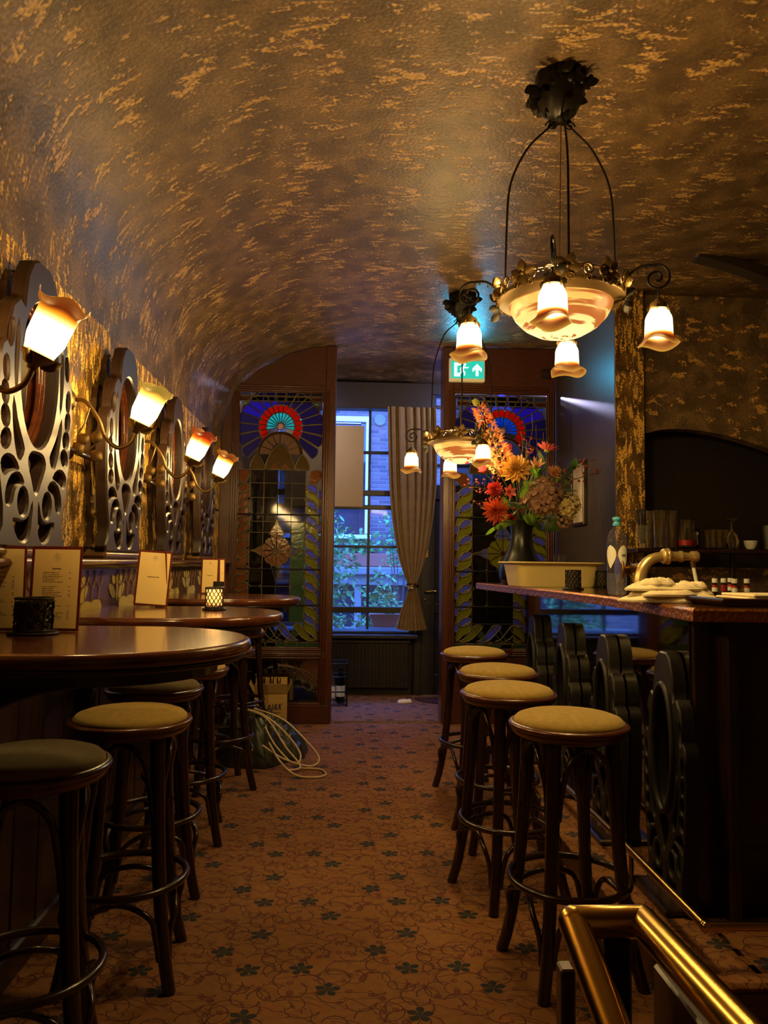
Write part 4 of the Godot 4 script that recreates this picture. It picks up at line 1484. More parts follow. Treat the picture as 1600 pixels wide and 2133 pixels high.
func exit_sign() -> void:
	var t := thing("exit_sign", "lit green and white emergency exit sign with running figure and upward arrow", "exit sign", Vector3(0.985, 2.915, SCREEN_Z + 0.035))
	var mb := MB.new()
	mb.box(Vector3.ZERO, Vector3(0.3, 0.2, 0.06), 0.008)
	part(t, "casing", mb, M.white_plastic)
	var green := glow("sign_green_glow", Color(0.05, 0.72, 0.62), 1.3)
	var white := glow("sign_white_glow", Color(0.85, 1, 0.98), 1.3)
	mb = MB.new()
	mb.box(Vector3(0, -0.004, 0.031), Vector3(0.272, 0.145, 0.004), 0.001)
	part(t, "lit_panel", mb, green, "glowing green panel")
	var at := Transform3D(Basis.IDENTITY, Vector3(0, -0.004, 0.033))
	mb = MB.new()
	mb.slab(pts([0.068, -0.052, 0.092, -0.052, 0.092, 0.004, 0.118, -0.018, 0.12, 0.012, 0.08, 0.052, 0.04, 0.012, 0.042, -0.018, 0.068, 0.004]), 0.003, at)
	part(t, "arrow", mb, white, "white arrow")
	mb = MB.new()
	mb.slab(pts([-0.112, -0.058, -0.062, -0.058, -0.062, -0.03, -0.086, -0.03, -0.086, 0.03, -0.052, 0.04, -0.052, 0.058, -0.112, 0.058]), 0.003, at)
	part(t, "doorway", mb, white, "white doorway")
	mb = MB.new()
	mb.slab(ell(Vector2(-0.022, 0.043), Vector2(0.0105, 0.0105), 0, 14), 0.003, at)
	for q in [[-0.03, 0.028, -0.044, -0.008, 0.011], [-0.032, 0.026, -0.006, 0.014, 0.006], [-0.006, 0.014, 0.008, 0.024, 0.005], [-0.034, 0.024, -0.056, 0.012, 0.006], [-0.056, 0.012, -0.06, -0.006, 0.005], [-0.044, -0.008, -0.022, -0.022, 0.008], [-0.022, -0.022, -0.026, -0.05, 0.006], [-0.046, -0.008, -0.058, -0.03, 0.008], [-0.058, -0.03, -0.082, -0.034, 0.006]]:
		var p := Vector2(q[0], q[1])
		var e := Vector2(q[2], q[3])
		var m: Vector2 = (e - p).orthogonal().normalized() * q[4]
		mb.slab(PackedVector2Array([p + m, p - m, e - m * 0.8, e + m * 0.8]), 0.003, at)
	part(t, "running_figure", mb, white, "white running figure")
	var l := AreaLight3D.new()
	l.name = "sign_light"
	l.area_size = Vector2(0.27, 0.14)
	l.light_color = Color(0.25, 0.8, 1.0)
	l.light_energy = 0.5
	l.area_range = 8.0
	l.shadow_enabled = true
	t.add_child(l)
	l.position = Vector3(0, -0.004, 0.042)
	l.rotation.y = 0.0
	l.rotation_degrees = Vector3(0, 180, 0)


# ---- across the lane
func outside() -> void:
	var mb := MB.new()
	frame_box(mb, -6, 6, -0.3, -0.08, -14, -7.9)
	mat("paving", Color(0.3, 0.3, 0.32), 0.8)
	struct("ground", mb, M.paving, "grey paving of the lane outside")
	# brick pattern for a facade too far away to tell its bricks apart
	var im := Image.create(256, 256, false, Image.FORMAT_RGB8)
	var hm := Image.create(256, 256, false, Image.FORMAT_L8)
	var r := RandomNumberGenerator.new()
	r.seed = 3
	for row in 16:
		for k in 5:
			var c := Color(0.4, 0.3, 0.28).lerp(Color(0.24, 0.19, 0.2), r.randf())
			for y in range(row * 16, row * 16 + 16):
				for x in range(k * 64, k * 64 + 64):
					var xx := posmod(x + (row % 2) * 32, 256)
					var joint: bool = y % 16 < 3 or x % 64 < 4
					im.set_pixel(xx, y, (Color(0.36, 0.34, 0.34) if joint else c))
					hm.set_pixel(xx, y, Color.BLACK if joint else Color(0.7, 0.7, 0.7))
	var bm := mat("brickwork", Color.WHITE, 0.9)
	bm.albedo_texture = ImageTexture.create_from_image(im)
	bm.heightmap_enabled = true
	bm.heightmap_texture = ImageTexture.create_from_image(hm)
	bm.heightmap_scale = 0.8
	bm.uv1_triplanar = true
	bm.uv1_world_triplanar = true
	bm.uv1_scale = Vector3(1.05, 1.05, 1.05)
	mat("white_paint", Color(0.82, 0.84, 0.85), 0.5)
	mat("stone", Color(0.36, 0.35, 0.33), 0.8)
	mat("dusky_glass", Color(0.1, 0.12, 0.16), 0.06)
	var h := thing("brick_house", "brick house across the lane with a white window frame", "house", Vector3(0, -0.08, -11.6))
	mb = MB.new()
	frame_box(mb, -5, -1.1, 0, 6.0, -0.4, 0)
	frame_box(mb, -1.1, 0.35, 3.6, 6.0, -0.4, 0)
	frame_box(mb, 0.35, 5, 1.3, 6.0, -0.4, 0)
	frame_box(mb, -1.1, 0.35, 1.3, 1.75, -0.4, 0)
	frame_box(mb, 1.6, 5, 0, 1.3, -0.4, 0)
	part(h, "wall", mb, bm)
	mb = MB.new()
	frame_box(mb, -1.1, 0.35, 3.52, 3.6, -0.1, 0.03)
	frame_box(mb, 0.28, 0.35, 1.8, 3.52, -0.1, 0.03)
	frame_box(mb, -1.1, -1.03, 1.8, 3.52, -0.1, 0.03)
	frame_box(mb, -1.12, 0.37, 1.74, 1.8, -0.1, 0.08)
	part(h, "window_frame", mb, M.white_paint)
	mb = MB.new()
	frame_box(mb, 0.2, 0.28, 1.8, 3.52, -0.16, -0.06)
	frame_box(mb, -1.03, 0.2, 2.42, 2.48, -0.16, -0.06)
	part(h, "sash", mb, M.dusky_glass)
	mb = MB.new()
	frame_box(mb, -1.03, 0.2, 1.8, 3.52, -0.14, -0.13, 0)
	part(h, "window_pane", mb, M.dusky_glass)
	mb = MB.new()
	mb.lathe([Vector2(0, 0.03), Vector2(0.06, 0.03), Vector2(0.075, 0.035), Vector2(0.085, 0.03), Vector2(0.09, 0.0)], 24, Transform3D(Basis(Vector3.RIGHT, Vector3(0, 0, 1), Vector3(0, -1, 0)), Vector3(0.49, 3.55, 0)))
	part(h, "medallion", mb, M.stone)
	mb = MB.new()
	frame_box(mb, -2, 1.6, 1.2, 1.32, -0.1, 0.22, 0.02)
	frame_box(mb, -2, 1.6, 1.05, 1.2, -0.1, 0.1, 0.01)
	frame_box(mb, 0.14, 0.24, 0, 1.05, -0.1, 0.05)
	part(h, "cornice", mb, M.stone)
	mb = MB.new()
	frame_box(mb, -2, 1.6, 0, 1.05, -0.14, -0.1, 0)
	part(h, "shop_pane", mb, M.dusky_glass)
	# flower box on the cornice
	var fb := thing("flower_box", "red-brown flower box on the cornice across the lane", "planter", Vector3(0.2, 1.24, -11.5))
	mat("terracotta", Color(0.5, 0.24, 0.15), 0.75)
	mb = MB.new()
	frame_box(mb, -0.75, 0.75, 0, 0.2, -0.1, 0.1, 0.015)
	part(fb, "box", mb, M.terracotta)
	foliage(fb, "leaves", Vector3(0, 0.3, 0), Vector3(0.8, 0.22, 0.12), 240, 0.09, 41)
	# plants before the window
	var plants := [[Vector3(-0.22, 0.3, -8.75), Vector3(0.34, 0.95, 0.25), 1100, "tall leafy bush at the left of the window outside", 1.9, 0.075], [Vector3(0.42, 0.3, -9.2), Vector3(0.24, 0.58, 0.2), 420, "slim young shrub in the middle of the view outside", 1.2, 0.075], [Vector3(-0.05, 0.1, -8.3), Vector3(0.5, 0.3, 0.16), 700, "low dense bush just outside the window sill", 0.7, 0.06], [Vector3(0.75, 0.9, -10.6), Vector3(0.3, 0.5, 0.2), 240, "slender shrub at the right before the brick wall outside", 2.1, 0.07]]
	for i in plants.size():
		var p: Array = plants[i]
		var s := thing("shrub", p[3], "shrub", p[0] * Vector3(1, 0, 1) + Vector3(0, -0.08, 0))
		mb = MB.new()
		for k in 7:
			var e := Vector3(r.randf_range(-0.7, 0.7) * p[1].x, p[4] * r.randf_range(0.7, 0.98), r.randf_range(-0.7, 0.7) * p[1].z)
			mb.tube(curve([Vector3(e.x * 0.1, 0, e.z * 0.1), Vector3(e.x * 0.35, e.y * 0.45, e.z * 0.3), e], 4), [0.012, 0.011, 0.01, 0.009, 0.008, 0.007, 0.006, 0.005, 0.004], 5)
		part(s, "stems", mb, M.bark if M.has("bark") else mat("bark", Color(0.2, 0.15, 0.1), 0.9))
		foliage(s, "leaves", Vector3(0, p[4] - p[1].y + 0.1, 0), p[1], p[2], p[5], 50 + i)
	var tr := thing("plant_trough", "terracotta plant trough on a dark tray outside the sill", "planter", Vector3(0.42, 0.6, -8.2))
	mb = MB.new()
	mb.slab(pts([-0.12, 0.0, 0.12, 0.0, 0.15, 0.11, 0.16, 0.11, 0.16, 0.135, -0.16, 0.135, -0.16, 0.11, -0.15, 0.11]), 0.14, Transform3D(Basis.IDENTITY, Vector3(0, 0.03, -0.07)), [], 0.005)
	part(tr, "trough", mb, M.terracotta)
	mb = MB.new()
	mb.box(Vector3(-0.05, 0.012, 0), Vector3(0.48, 0.035, 0.22), 0.01)
	part(tr, "tray", mb, M.plastic_black)
	foliage(tr, "leaves", Vector3(0.05, 0.2, 0), Vector3(0.13, 0.11, 0.08), 60, 0.06, 66)
	mb = MB.new()
	frame_box(mb, -0.75, 1.0, 0.4, 0.6, -8.5, -8.0, 0.01)
	struct("trim_12", mb, M.stone, "stone ledge outside below the window")


func foliage(on: Node3D, called: String, c: Vector3, ext: Vector3, count: int, size: float, sd: int) -> void:
	if not M.has("leaf_out"):
		var lm := mat("leaf_out", Color(0.28, 0.55, 0.25), 0.55)
		lm.backlight_enabled = true
		lm.backlight = Color(0.5, 0.5, 0.5)
		lm.vertex_color_use_as_albedo = true
		var mb := MB.new()
		leaf(mb, I, 1.0, 0.5, 0.15, 0.2, 4)
		M.leaf_mesh = mb.mesh()
	var r := RandomNumberGenerator.new()
	r.seed = sd
	var mm := MultiMesh.new()
	mm.transform_format = MultiMesh.TRANSFORM_3D
	mm.use_colors = true
	mm.mesh = M.leaf_mesh
	mm.instance_count = count
	for i in count:
		var p := Vector3(r.randfn(), r.randfn(), r.randfn()) * 0.5
		p = p.limit_length(1.0) * ext
		var d := Vector3(r.randf_range(-1, 1), r.randf_range(-0.5, 0.8), r.randf_range(-1, 1))
		var s := size * r.randf_range(0.6, 1.3)
		mm.set_instance_transform(i, aim(c + p, d, r.randf() * TAU).scaled_local(Vector3(s, s, s)))
		var g := r.randf_range(0.55, 1.1)
		mm.set_instance_color(i, Color(g * r.randf_range(0.8, 1.15), g, g * 0.9))
	var o := MultiMeshInstance3D.new()
	o.name = called
	o.multimesh = mm
	o.material_override = M.leaf_out
	o.set_meta("kind", "stuff")
	on.add_child(o, true)


# ---- seats and tables
func make_stool() -> Node3D:
	var t := Node3D.new()
	t.name = "bar_stool"
	var mb := MB.new()
	mb.lathe([Vector2(0, 0.73), Vector2(0.165, 0.73), Vector2(0.165, 0.73), Vector2(0.178, 0.735), Vector2(0.186, 0.746), Vector2(0.186, 0.753), Vector2(0.186, 0.753), Vector2(0.194, 0.758), Vector2(0.197, 0.765), Vector2(0.193, 0.772), Vector2(0.183, 0.775), Vector2(0.176, 0.773), Vector2(0.174, 0.765)], 48)
	part(t, "seat_ring", mb, M.seat_wood)
	mb = MB.new()
	mb.lathe([Vector2(0.174, 0.762), Vector2(0.179, 0.772), Vector2(0.177, 0.781), Vector2(0.168, 0.79), Vector2(0.145, 0.798), Vector2(0.1, 0.805), Vector2(0.05, 0.808), Vector2(0, 0.809)], 48)
	part(t, "cushion", mb, M.velvet, "mustard velvet cushion")
	var leg := [Vector3(0.142, 0.74, 0), Vector3(0.147, 0.6, 0), Vector3(0.16, 0.42, 0), Vector3(0.18, 0.24, 0), Vector3(0.208, 0.09, 0), Vector3(0.235, 0.0, 0)]
	var path := curve(leg, 4)
	var rad := []
	for i in path.size():
		rad.append(lerpf(0.0235, 0.019, float(i) / path.size()))
	mb = MB.new()
	mb.tube(path, rad, 12)
	var lm := mb.mesh()
	for k in 4:
		part(t, "leg", lm, M.bentwood).rotation.y = PI / 4 + k * PI / 2
	mb = MB.new()
	mb.tube(ring_path(0.19, 0.285, 40), 0.0115, 10, true)
	part(t, "foot_ring", mb, M.bentwood)
	var arch := func(y0: float, y1: float, r0: float, rt: float, thick: float) -> ArrayMesh:
		var q := []
		for s in [-1, 1]:
			var a: float = s * PI / 4
			var f := Vector3(cos(a), 0, sin(a))
			var side: Vector3 = Vector3(-sin(a), 0, cos(a)) * -s
			var leg_pts := [f * r0 + side * 0.018 + Vector3(0, y0, 0), f * (r0 - 0.01) + side * 0.026 + Vector3(0, lerpf(y0, y1, 0.4), 0), f * (r0 - 0.012) * 0.98 + side * 0.05 + Vector3(0, lerpf(y0, y1, 0.8), 0)]
			if s > 0:
				leg_pts.reverse()
				q.append(Vector3(rt, y1, 0))
			q.append_array(leg_pts)
		var m := MB.new()
		m.tube(curve(q, 5), thick, 8)
		return m.mesh()
	var upper: ArrayMesh = arch.call(0.5, 0.715, 0.152, 0.125, 0.0095)
	var lower: ArrayMesh = arch.call(0.09, 0.255, 0.205, 0.15, 0.0095)
	for k in 4:
		part(t, "upper_brace", upper, M.bentwood).rotation.y = k * PI / 2
		part(t, "lower_brace", lower, M.bentwood).rotation.y = k * PI / 2
	return t


func bullnose(mb: MB, poly: PackedVector2Array, y0: float, y1: float, r: float) -> void:
	# poly in (x, -z)
	if Geometry2D.is_polygon_clockwise(poly):
		poly = rev(poly)
	var rows := []
	var h := y1 - y0
	for q in [[r * 1.5, 0.0], [r, 0.0], [r * 0.3, 0.12], [0, 0.35], [0, 0.6], [r * 0.3, 0.88], [r, 1.0], [r * 1.5, 1.0]]:
		var o := MB.inset(poly, q[0])
		var row := PackedVector3Array()
		for p in o:
			row.append(Vector3(p.x, y0 + h * q[1], -p.y))
		rows.append(row)
	mb.grid(rows, true)
	for k in [0, 1]:
		var o := MB.inset(poly, r * 1.5)
		var t := Geometry2D.triangulate_polygon(o)
		for i in range(0, t.size(), 3):
			var y := y1 if k else y0
			var a := Vector3(o[t[i]].x, y, -o[t[i]].y)
			var b := Vector3(o[t[i + 1]].x, y, -o[t[i + 1]].y)
			var c := Vector3(o[t[i + 2]].x, y, -o[t[i + 2]].y)
			if ((b - a).cross(c - a).y > 0) == (k == 1):
				mb.tri(a, b, c)
			else:
				mb.tri(a, c, b)


func tables_and_stools() -> void:
	# half-round tables fixed to the wall
	var t := thing("bar_table", "round-ended dark polished table nearest the camera with the large open menu", "table", Vector3(-0.613, 0, -2.02), 0.0, "tables along the left wall")
	var out := PackedVector2Array()
	for i in 33:
		var a := -PI / 2 + PI * i / 32.0
		out.append(Vector2(cos(a), sin(a)) * 0.37)
	out.append(Vector2(-0.2, 0.37))
	out.append(Vector2(-0.405, 0.37))
	out.append(Vector2(-0.405, -0.37))
	out.append(Vector2(-0.2, -0.37))
	var mb := MB.new()
	bullnose(mb, out, 1.066, 1.1, 0.011)
	part(t, "tabletop", mb, M.table_wood)
	mb = MB.new()
	bullnose(mb, MB.inset(out, 0.012), 1.052, 1.067, 0.006)
	part(t, "under_moulding", mb, M.dark_wood)
	mb = MB.new()
	mb.slab(MB.inset(out, 0.085), 0.036, Transform3D(Basis(Vector3.RIGHT, Vector3(0, 0, -1), Vector3.UP), Vector3(0, 1.018, 0)))
	part(t, "apron", mb, M.dark_wood)
	mb = MB.new()
	mb.slab(smooth2(pts([-0.38, 1.02, 0.1, 1.02, 0.06, 0.99, -0.16, 0.955, -0.3, 0.89, -0.35, 0.8, -0.355, 0.5, -0.35, 0.2, -0.34, 0.0, -0.38, 0.0, -0.38, 0.5]), 3), 0.05, Transform3D(Basis.IDENTITY, Vector3(0, 0, -0.025)), [], 0.006)
	part(t, "wall_bracket", mb, M.dark_wood)
	copy(t, "round-ended dark table, second from the camera, with the lit candle and one menu", Vector3(-0.613, 0, -3.07))
	copy(t, "round-ended dark table farthest along the wall, next to the leaded screen", Vector3(-0.625, 0, -4.45))
	# stools
	var s := make_stool()
	var spots := [[0.742, -2.54, 0.18, "bentwood bar stool with mustard seat at the bar, nearest the camera"], [0.668, -3.13, 0.35, "bentwood bar stool with mustard seat at the bar, second from the camera"], [0.737, -3.7, 0.1, "bentwood bar stool with mustard seat at the bar, third from the camera"], [0.753, -4.47, 0.3, "bentwood bar stool with mustard seat at the bar, farthest from the camera"], [-0.785, -2.02, 0.25, "bentwood bar stool with dark olive seat in the lower left corner"], [-0.69, -2.58, 0.1, "bentwood bar stool second from the lower left corner, under the near table"], [-0.765, -3.2, 0.3, "bentwood bar stool at the left, half hidden under the second table"], [-0.75, -3.78, 0.15, "bentwood bar stool at the left, fourth from the camera, beyond the second table"], [-0.72, -4.6, 0.4, "bentwood bar stool at the left under the farthest table"], [-0.775, -5.76, 0.78, "bentwood bar stool at the left wall between the grey-green bag and the leaded screen"]]
	for i in spots.size():
		var c := s if i == 0 else s.duplicate()
		c.name = "bar_stool"
		add_child(c, true)
		tag(c, spots[i][3], "bar stool", "bar stools")
		c.position = Vector3(spots[i][0], 0, spots[i][1])
		c.rotation.y = spots[i][2]
		c.scale = Vector3(1, 1.018, 1)


func menu_print(sd: int, cover: bool) -> StandardMaterial3D:
	var w := 148
	var h := 210
	var im := Image.create(w * 2, h * 2, false, Image.FORMAT_RGB8)
	im.fill(Color(0.95, 0.83, 0.56))
	var r := RandomNumberGenerator.new()
	r.seed = sd
	for k in 260:     # faint round crest
		var a := r.randf() * TAU
		var q := Vector2(w, 42) + Vector2.from_angle(a) * r.randf() * 26
		im.fill_rect(Rect2i(int(q.x), int(q.y), 3, 2), Color(0.78, 0.7, 0.55))
	var y := 100
	if cover:
		for x in range(90, 206):
			if r.randf() < 0.72:
				im.fill_rect(Rect2i(x, 196 + r.randi() % 3, 2, 6), Color(0.4, 0.32, 0.24))
	else:
		for x in range(120, 178):
			im.fill_rect(Rect2i(x, y + r.randi() % 3, 1, 6), Color(0.35, 0.28, 0.2))
		y = 122
		while y < 370:
			var end := 60 + r.randi_range(70, 150)
			for x in range(60, end):
				if r.randf() < 0.75:
					im.fill_rect(Rect2i(x, y + r.randi() % 2, 1, 4), Color(0.42, 0.34, 0.25))
			if r.randf() < 0.6:
				im.fill_rect(Rect2i(232, y, 12, 4), Color(0.45, 0.37, 0.27))
			y += 10 if r.randf() < 0.75 else 26
	var m := mat("menu_print_%d" % sd, Color.WHITE, 0.7)
	m.albedo_texture = ImageTexture.create_from_image(im)
	return m


func menu_leaf(t: Node3D, xf: Transform3D, prn: Material, w := 0.148, h := 0.235) -> void:
	var mb := MB.new()
	mb.box(xf * Vector3(w / 2, h / 2, 0), Vector3(w, h, 0.003), 0.001, xf.basis)
	part(t, "cover", mb, M.menu_cover)
	mb = MB.new()
	face(mb, xf * Vector3(0.009, 0.008, 0.002), xf.basis * Vector3(w - 0.016, 0, 0), xf.basis * Vector3(0, h - 0.017, 0), 1, 1)
	var k := mb.v.size() - 4
	mb.u[k] = Vector2(0, 1)
	mb.u[k + 1] = Vector2(1, 1)
	mb.u[k + 2] = Vector2(1, 0)
	mb.u[k + 3] = Vector2(0, 0)
	part(t, "printed_page", mb, prn)


func table_things() -> void:
	var y := 1.1005
	var lean := Basis(Vector3.RIGHT, -0.05)
	var t := thing("open_menu", "large red-backed menu standing open on the near table with two printed pages", "menu", Vector3(-0.885, y, -2.2))
	menu_leaf(t, Transform3D(Basis(Vector3.UP, -0.14) * lean, Vector3(0.004, 0, 0)), menu_print(1, false))
	menu_leaf(t, Transform3D(Basis(Vector3.UP, 0.42) * lean, Vector3(-0.139, 0, 0.06)), menu_print(2, false))
	t = thing("standing_menu", "red-edged menu with a plain cover standing on the second table", "menu", Vector3(-0.9, y, -3.34))
	menu_leaf(t, Transform3D(Basis(Vector3.UP, -0.12) * lean * Basis(Vector3.BACK, -0.06), Vector3(0, 0.01, 0)), menu_print(3, true))
	menu_leaf(t, Transform3D(Basis(Vector3.UP, PI - 1.0) * Basis(Vector3.RIGHT, -0.05), Vector3(0.147, 0.002, 0.012)), menu_print(4, true))
	t = thing("standing_menu", "red-edged menu standing on the farthest table beside the leaded screen", "menu", Vector3(-0.875, y, -4.72))
	menu_leaf(t, Transform3D(Basis(Vector3.UP, -0.2) * lean, Vector3.ZERO), M.menu_print_3, 0.11, 0.215)
	menu_leaf(t, Transform3D(Basis(Vector3.UP, 0.5) * lean, Vector3(0.108, 0.03, 0.0)), M.menu_print_3, 0.042, 0.185)
	# candle holders
	holder("dark filigree candle holder before the open menu on the near table", Vector3(-0.825, y, -2.1), 0.047, 0.094, false, true)
	holder("lit pierced candle holder glowing on the second table", Vector3(-0.535, y, -3.2), 0.036, 0.09, true, false)
	holder("small dark candle holder behind the menu on the farthest table", Vector3(-0.75, y, -4.62), 0.03, 0.075, false, true)


func holder(label: String, at: Vector3, r: float, h: float, lit: bool, flowers: bool) -> void:
	var t := thing("candle_holder", label, "candle holder", at)
	var mb := MB.new()
	mb.lathe([Vector2(0, 0.0), Vector2(r * 1.35, 0.0), Vector2(r * 1.38, 0.004), Vector2(r * 1.3, 0.008), Vector2(r, 0.008), Vector2(0, 0.008)], 24)
	part(t, "saucer", mb, M.iron)
	mb = MB.new()
	mb.tube(ring_path(r, 0.01, 28), 0.0028, 6, true)
	mb.tube(ring_path(r, h, 28), 0.0032, 6, true)
	if flowers:
		# petals cut from sheet, riveted rosettes
		var rows := 4
		for j in rows:
			for k in 9:
				var a := TAU * (k + 0.5 * (j % 2)) / 9
				var d := Vector3(cos(a), 0, sin(a))
				var s := d.cross(Vector3.UP)
				var c := d * r + Vector3(0, 0.02 + (h - 0.028) * (j + 0.3) / rows, 0)
				for q in 5:
					var b := q * TAU / 5 + j
					leaf(mb, aim(c, s * cos(b) + Vector3.UP * sin(b)), r * 0.26, r * 0.17, 0.02, 0.06, 3)
		for k in 18:
			var a := TAU * k / 18
			mb.tube([Vector3(cos(a) * r, 0.008, sin(a) * r), Vector3(cos(a + 0.5) * r, h, sin(a + 0.5) * r)], 0.0016, 4)
	else:
		var n := 13
		for sgn in [-1, 1]:
			for k in n:
				var p := []
				for i in 9:
					var u := i / 8.0
					var a: float = TAU * k / n + sgn * u * 1.4
					p.append(Vector3(cos(a) * r, 0.009 + (h - 0.01) * u, sin(a) * r))
				mb.tube(p, 0.002, 4)
	part(t, "pierced_sleeve", mb, M.iron)
	mb = MB.new()
	mb.lathe([Vector2(0, 0.009), Vector2(r * 0.86, 0.009), Vector2(r * 0.88, 0.012), Vector2(r * 0.88, h * 0.94), Vector2(r * 0.83, h * 0.94), Vector2(r * 0.82, 0.014), Vector2(0, 0.014)], 24)
	if not M.has("frosted"):
		var g := mat("frosted", Color(0.85, 0.8, 0.7), 0.5)
		g.backlight_enabled = true
		g.backlight = Color(1.4, 1.4, 1.4)
		mat("smoked_glass", Color(0.3, 0.27, 0.2), 0.2)
	part(t, "glass_insert", mb, M.frosted if lit else M.smoked_glass)
	if lit:
		mb = MB.new()
		mb.lathe([Vector2(0, 0.02), Vector2(0.018, 0.02), Vector2(0.018, 0.034), Vector2(0, 0.034)], 16)
		part(t, "candle", mb, M.linen)
		mb = MB.new()
		mb.lathe([Vector2(0, 0.034), Vector2(0.005, 0.04), Vector2(0.0065, 0.048), Vector2(0.004, 0.06), Vector2(0, 0.07)], 10)
		part(t, "flame", mb, glow("flame_glow", Color(1, 0.62, 0.2), 12.0))
		lamp(t, Vector3(0, 0.05, 0), Color(1, 0.6, 0.25), 0.035, 0.006)


func cloth(w: float, d: float, h: float, sd: int, folds := 1.0, lean := 0.0, mb: MB = null, at := Vector3.ZERO) -> MB:
	# a crumpled heap of cloth: a low mound with soft creases, its edge lying on the ground
	var f := FastNoiseLite.new()
	f.seed = sd
	f.frequency = 1.0
	f.fractal_type = FastNoiseLite.FRACTAL_NONE
	var rows := []
	for i in 33:
		var t := i / 32.0
		var row := PackedVector3Array()
		for j in 60:
			var a := TAU * j / 60
			var e := 1.0 + 0.1 * sin(a * 3 + sd) + 0.05 * sin(a * 7 + sd * 2)
			var rr := (1.0 - t) * e
			var x := cos(a) * rr
			var z := sin(a) * rr
			var rise := 1.0 - pow(clampf(1.0 - t, 0, 1), 8.0)
			var big := f.get_noise_3d(x * 0.9, 7, z * 0.8)
			var bend := z * 4.2 * folds + f.get_noise_2d(x * 1.3, z * 1.3) * 1.6
			var crease := 0.5 - absf(f.get_noise_3d(x * 1.5 * folds, 3, bend))
			var y := h * (1.0 - lean * x) * (rise * (0.74 + 0.36 * big) + 0.5 * crease * smoothstep(0.0, 0.3, t) * (0.35 + 0.65 * rise))
			y += h * 0.22 * (0.5 - absf(f.get_noise_3d(x * 3.2 * folds, 9, bend * 2.1))) * rise
			row.append(Vector3(x * w / 2, maxf(y, 0.003) + 0.006 * (1.0 - t), z * d / 2))
		rows.append(row)
	var base := PackedVector3Array()
	for p in rows[0]:
		base.append(Vector3(p.x * 0.985, 0.0005, p.z * 0.985))
	rows.insert(0, base)
	for row in rows:
		for j in row.size():
			row[j] += at
	if mb == null:
		mb = MB.new()
	mb.grid(rows, true)
	return mb


func tumbler(called: String, label: String, at: Vector3, prof: Array, group: String, flip := false) -> void:
	var mb := MB.new()
	var p := prof.duplicate()
	for i in range(prof.size() - 1, -1, -1):
		p.append(Vector2(maxf(prof[i].x - 0.002, 0), prof[i].y + (0.005 if i < 2 else 0.0)))
	if flip:
		var top: float = prof[prof.size() - 1].y
		for i in p.size():
			p[i] = Vector2(p[i].x, top - p[i].y)
	mb.lathe(p, 40, I, func(q: Vector2, a: float, s: float) -> Vector2: return Vector2(q.x * (1.0 + 0.035 * cos(a * 10) * maxf(0.0, 1.0 - 2.0 * absf(s - 0.5) if s < 0.5 else 0.0)), q.y))
	solo(called, mb, M.cut_glass, label, "glass", at, 0.0, group)


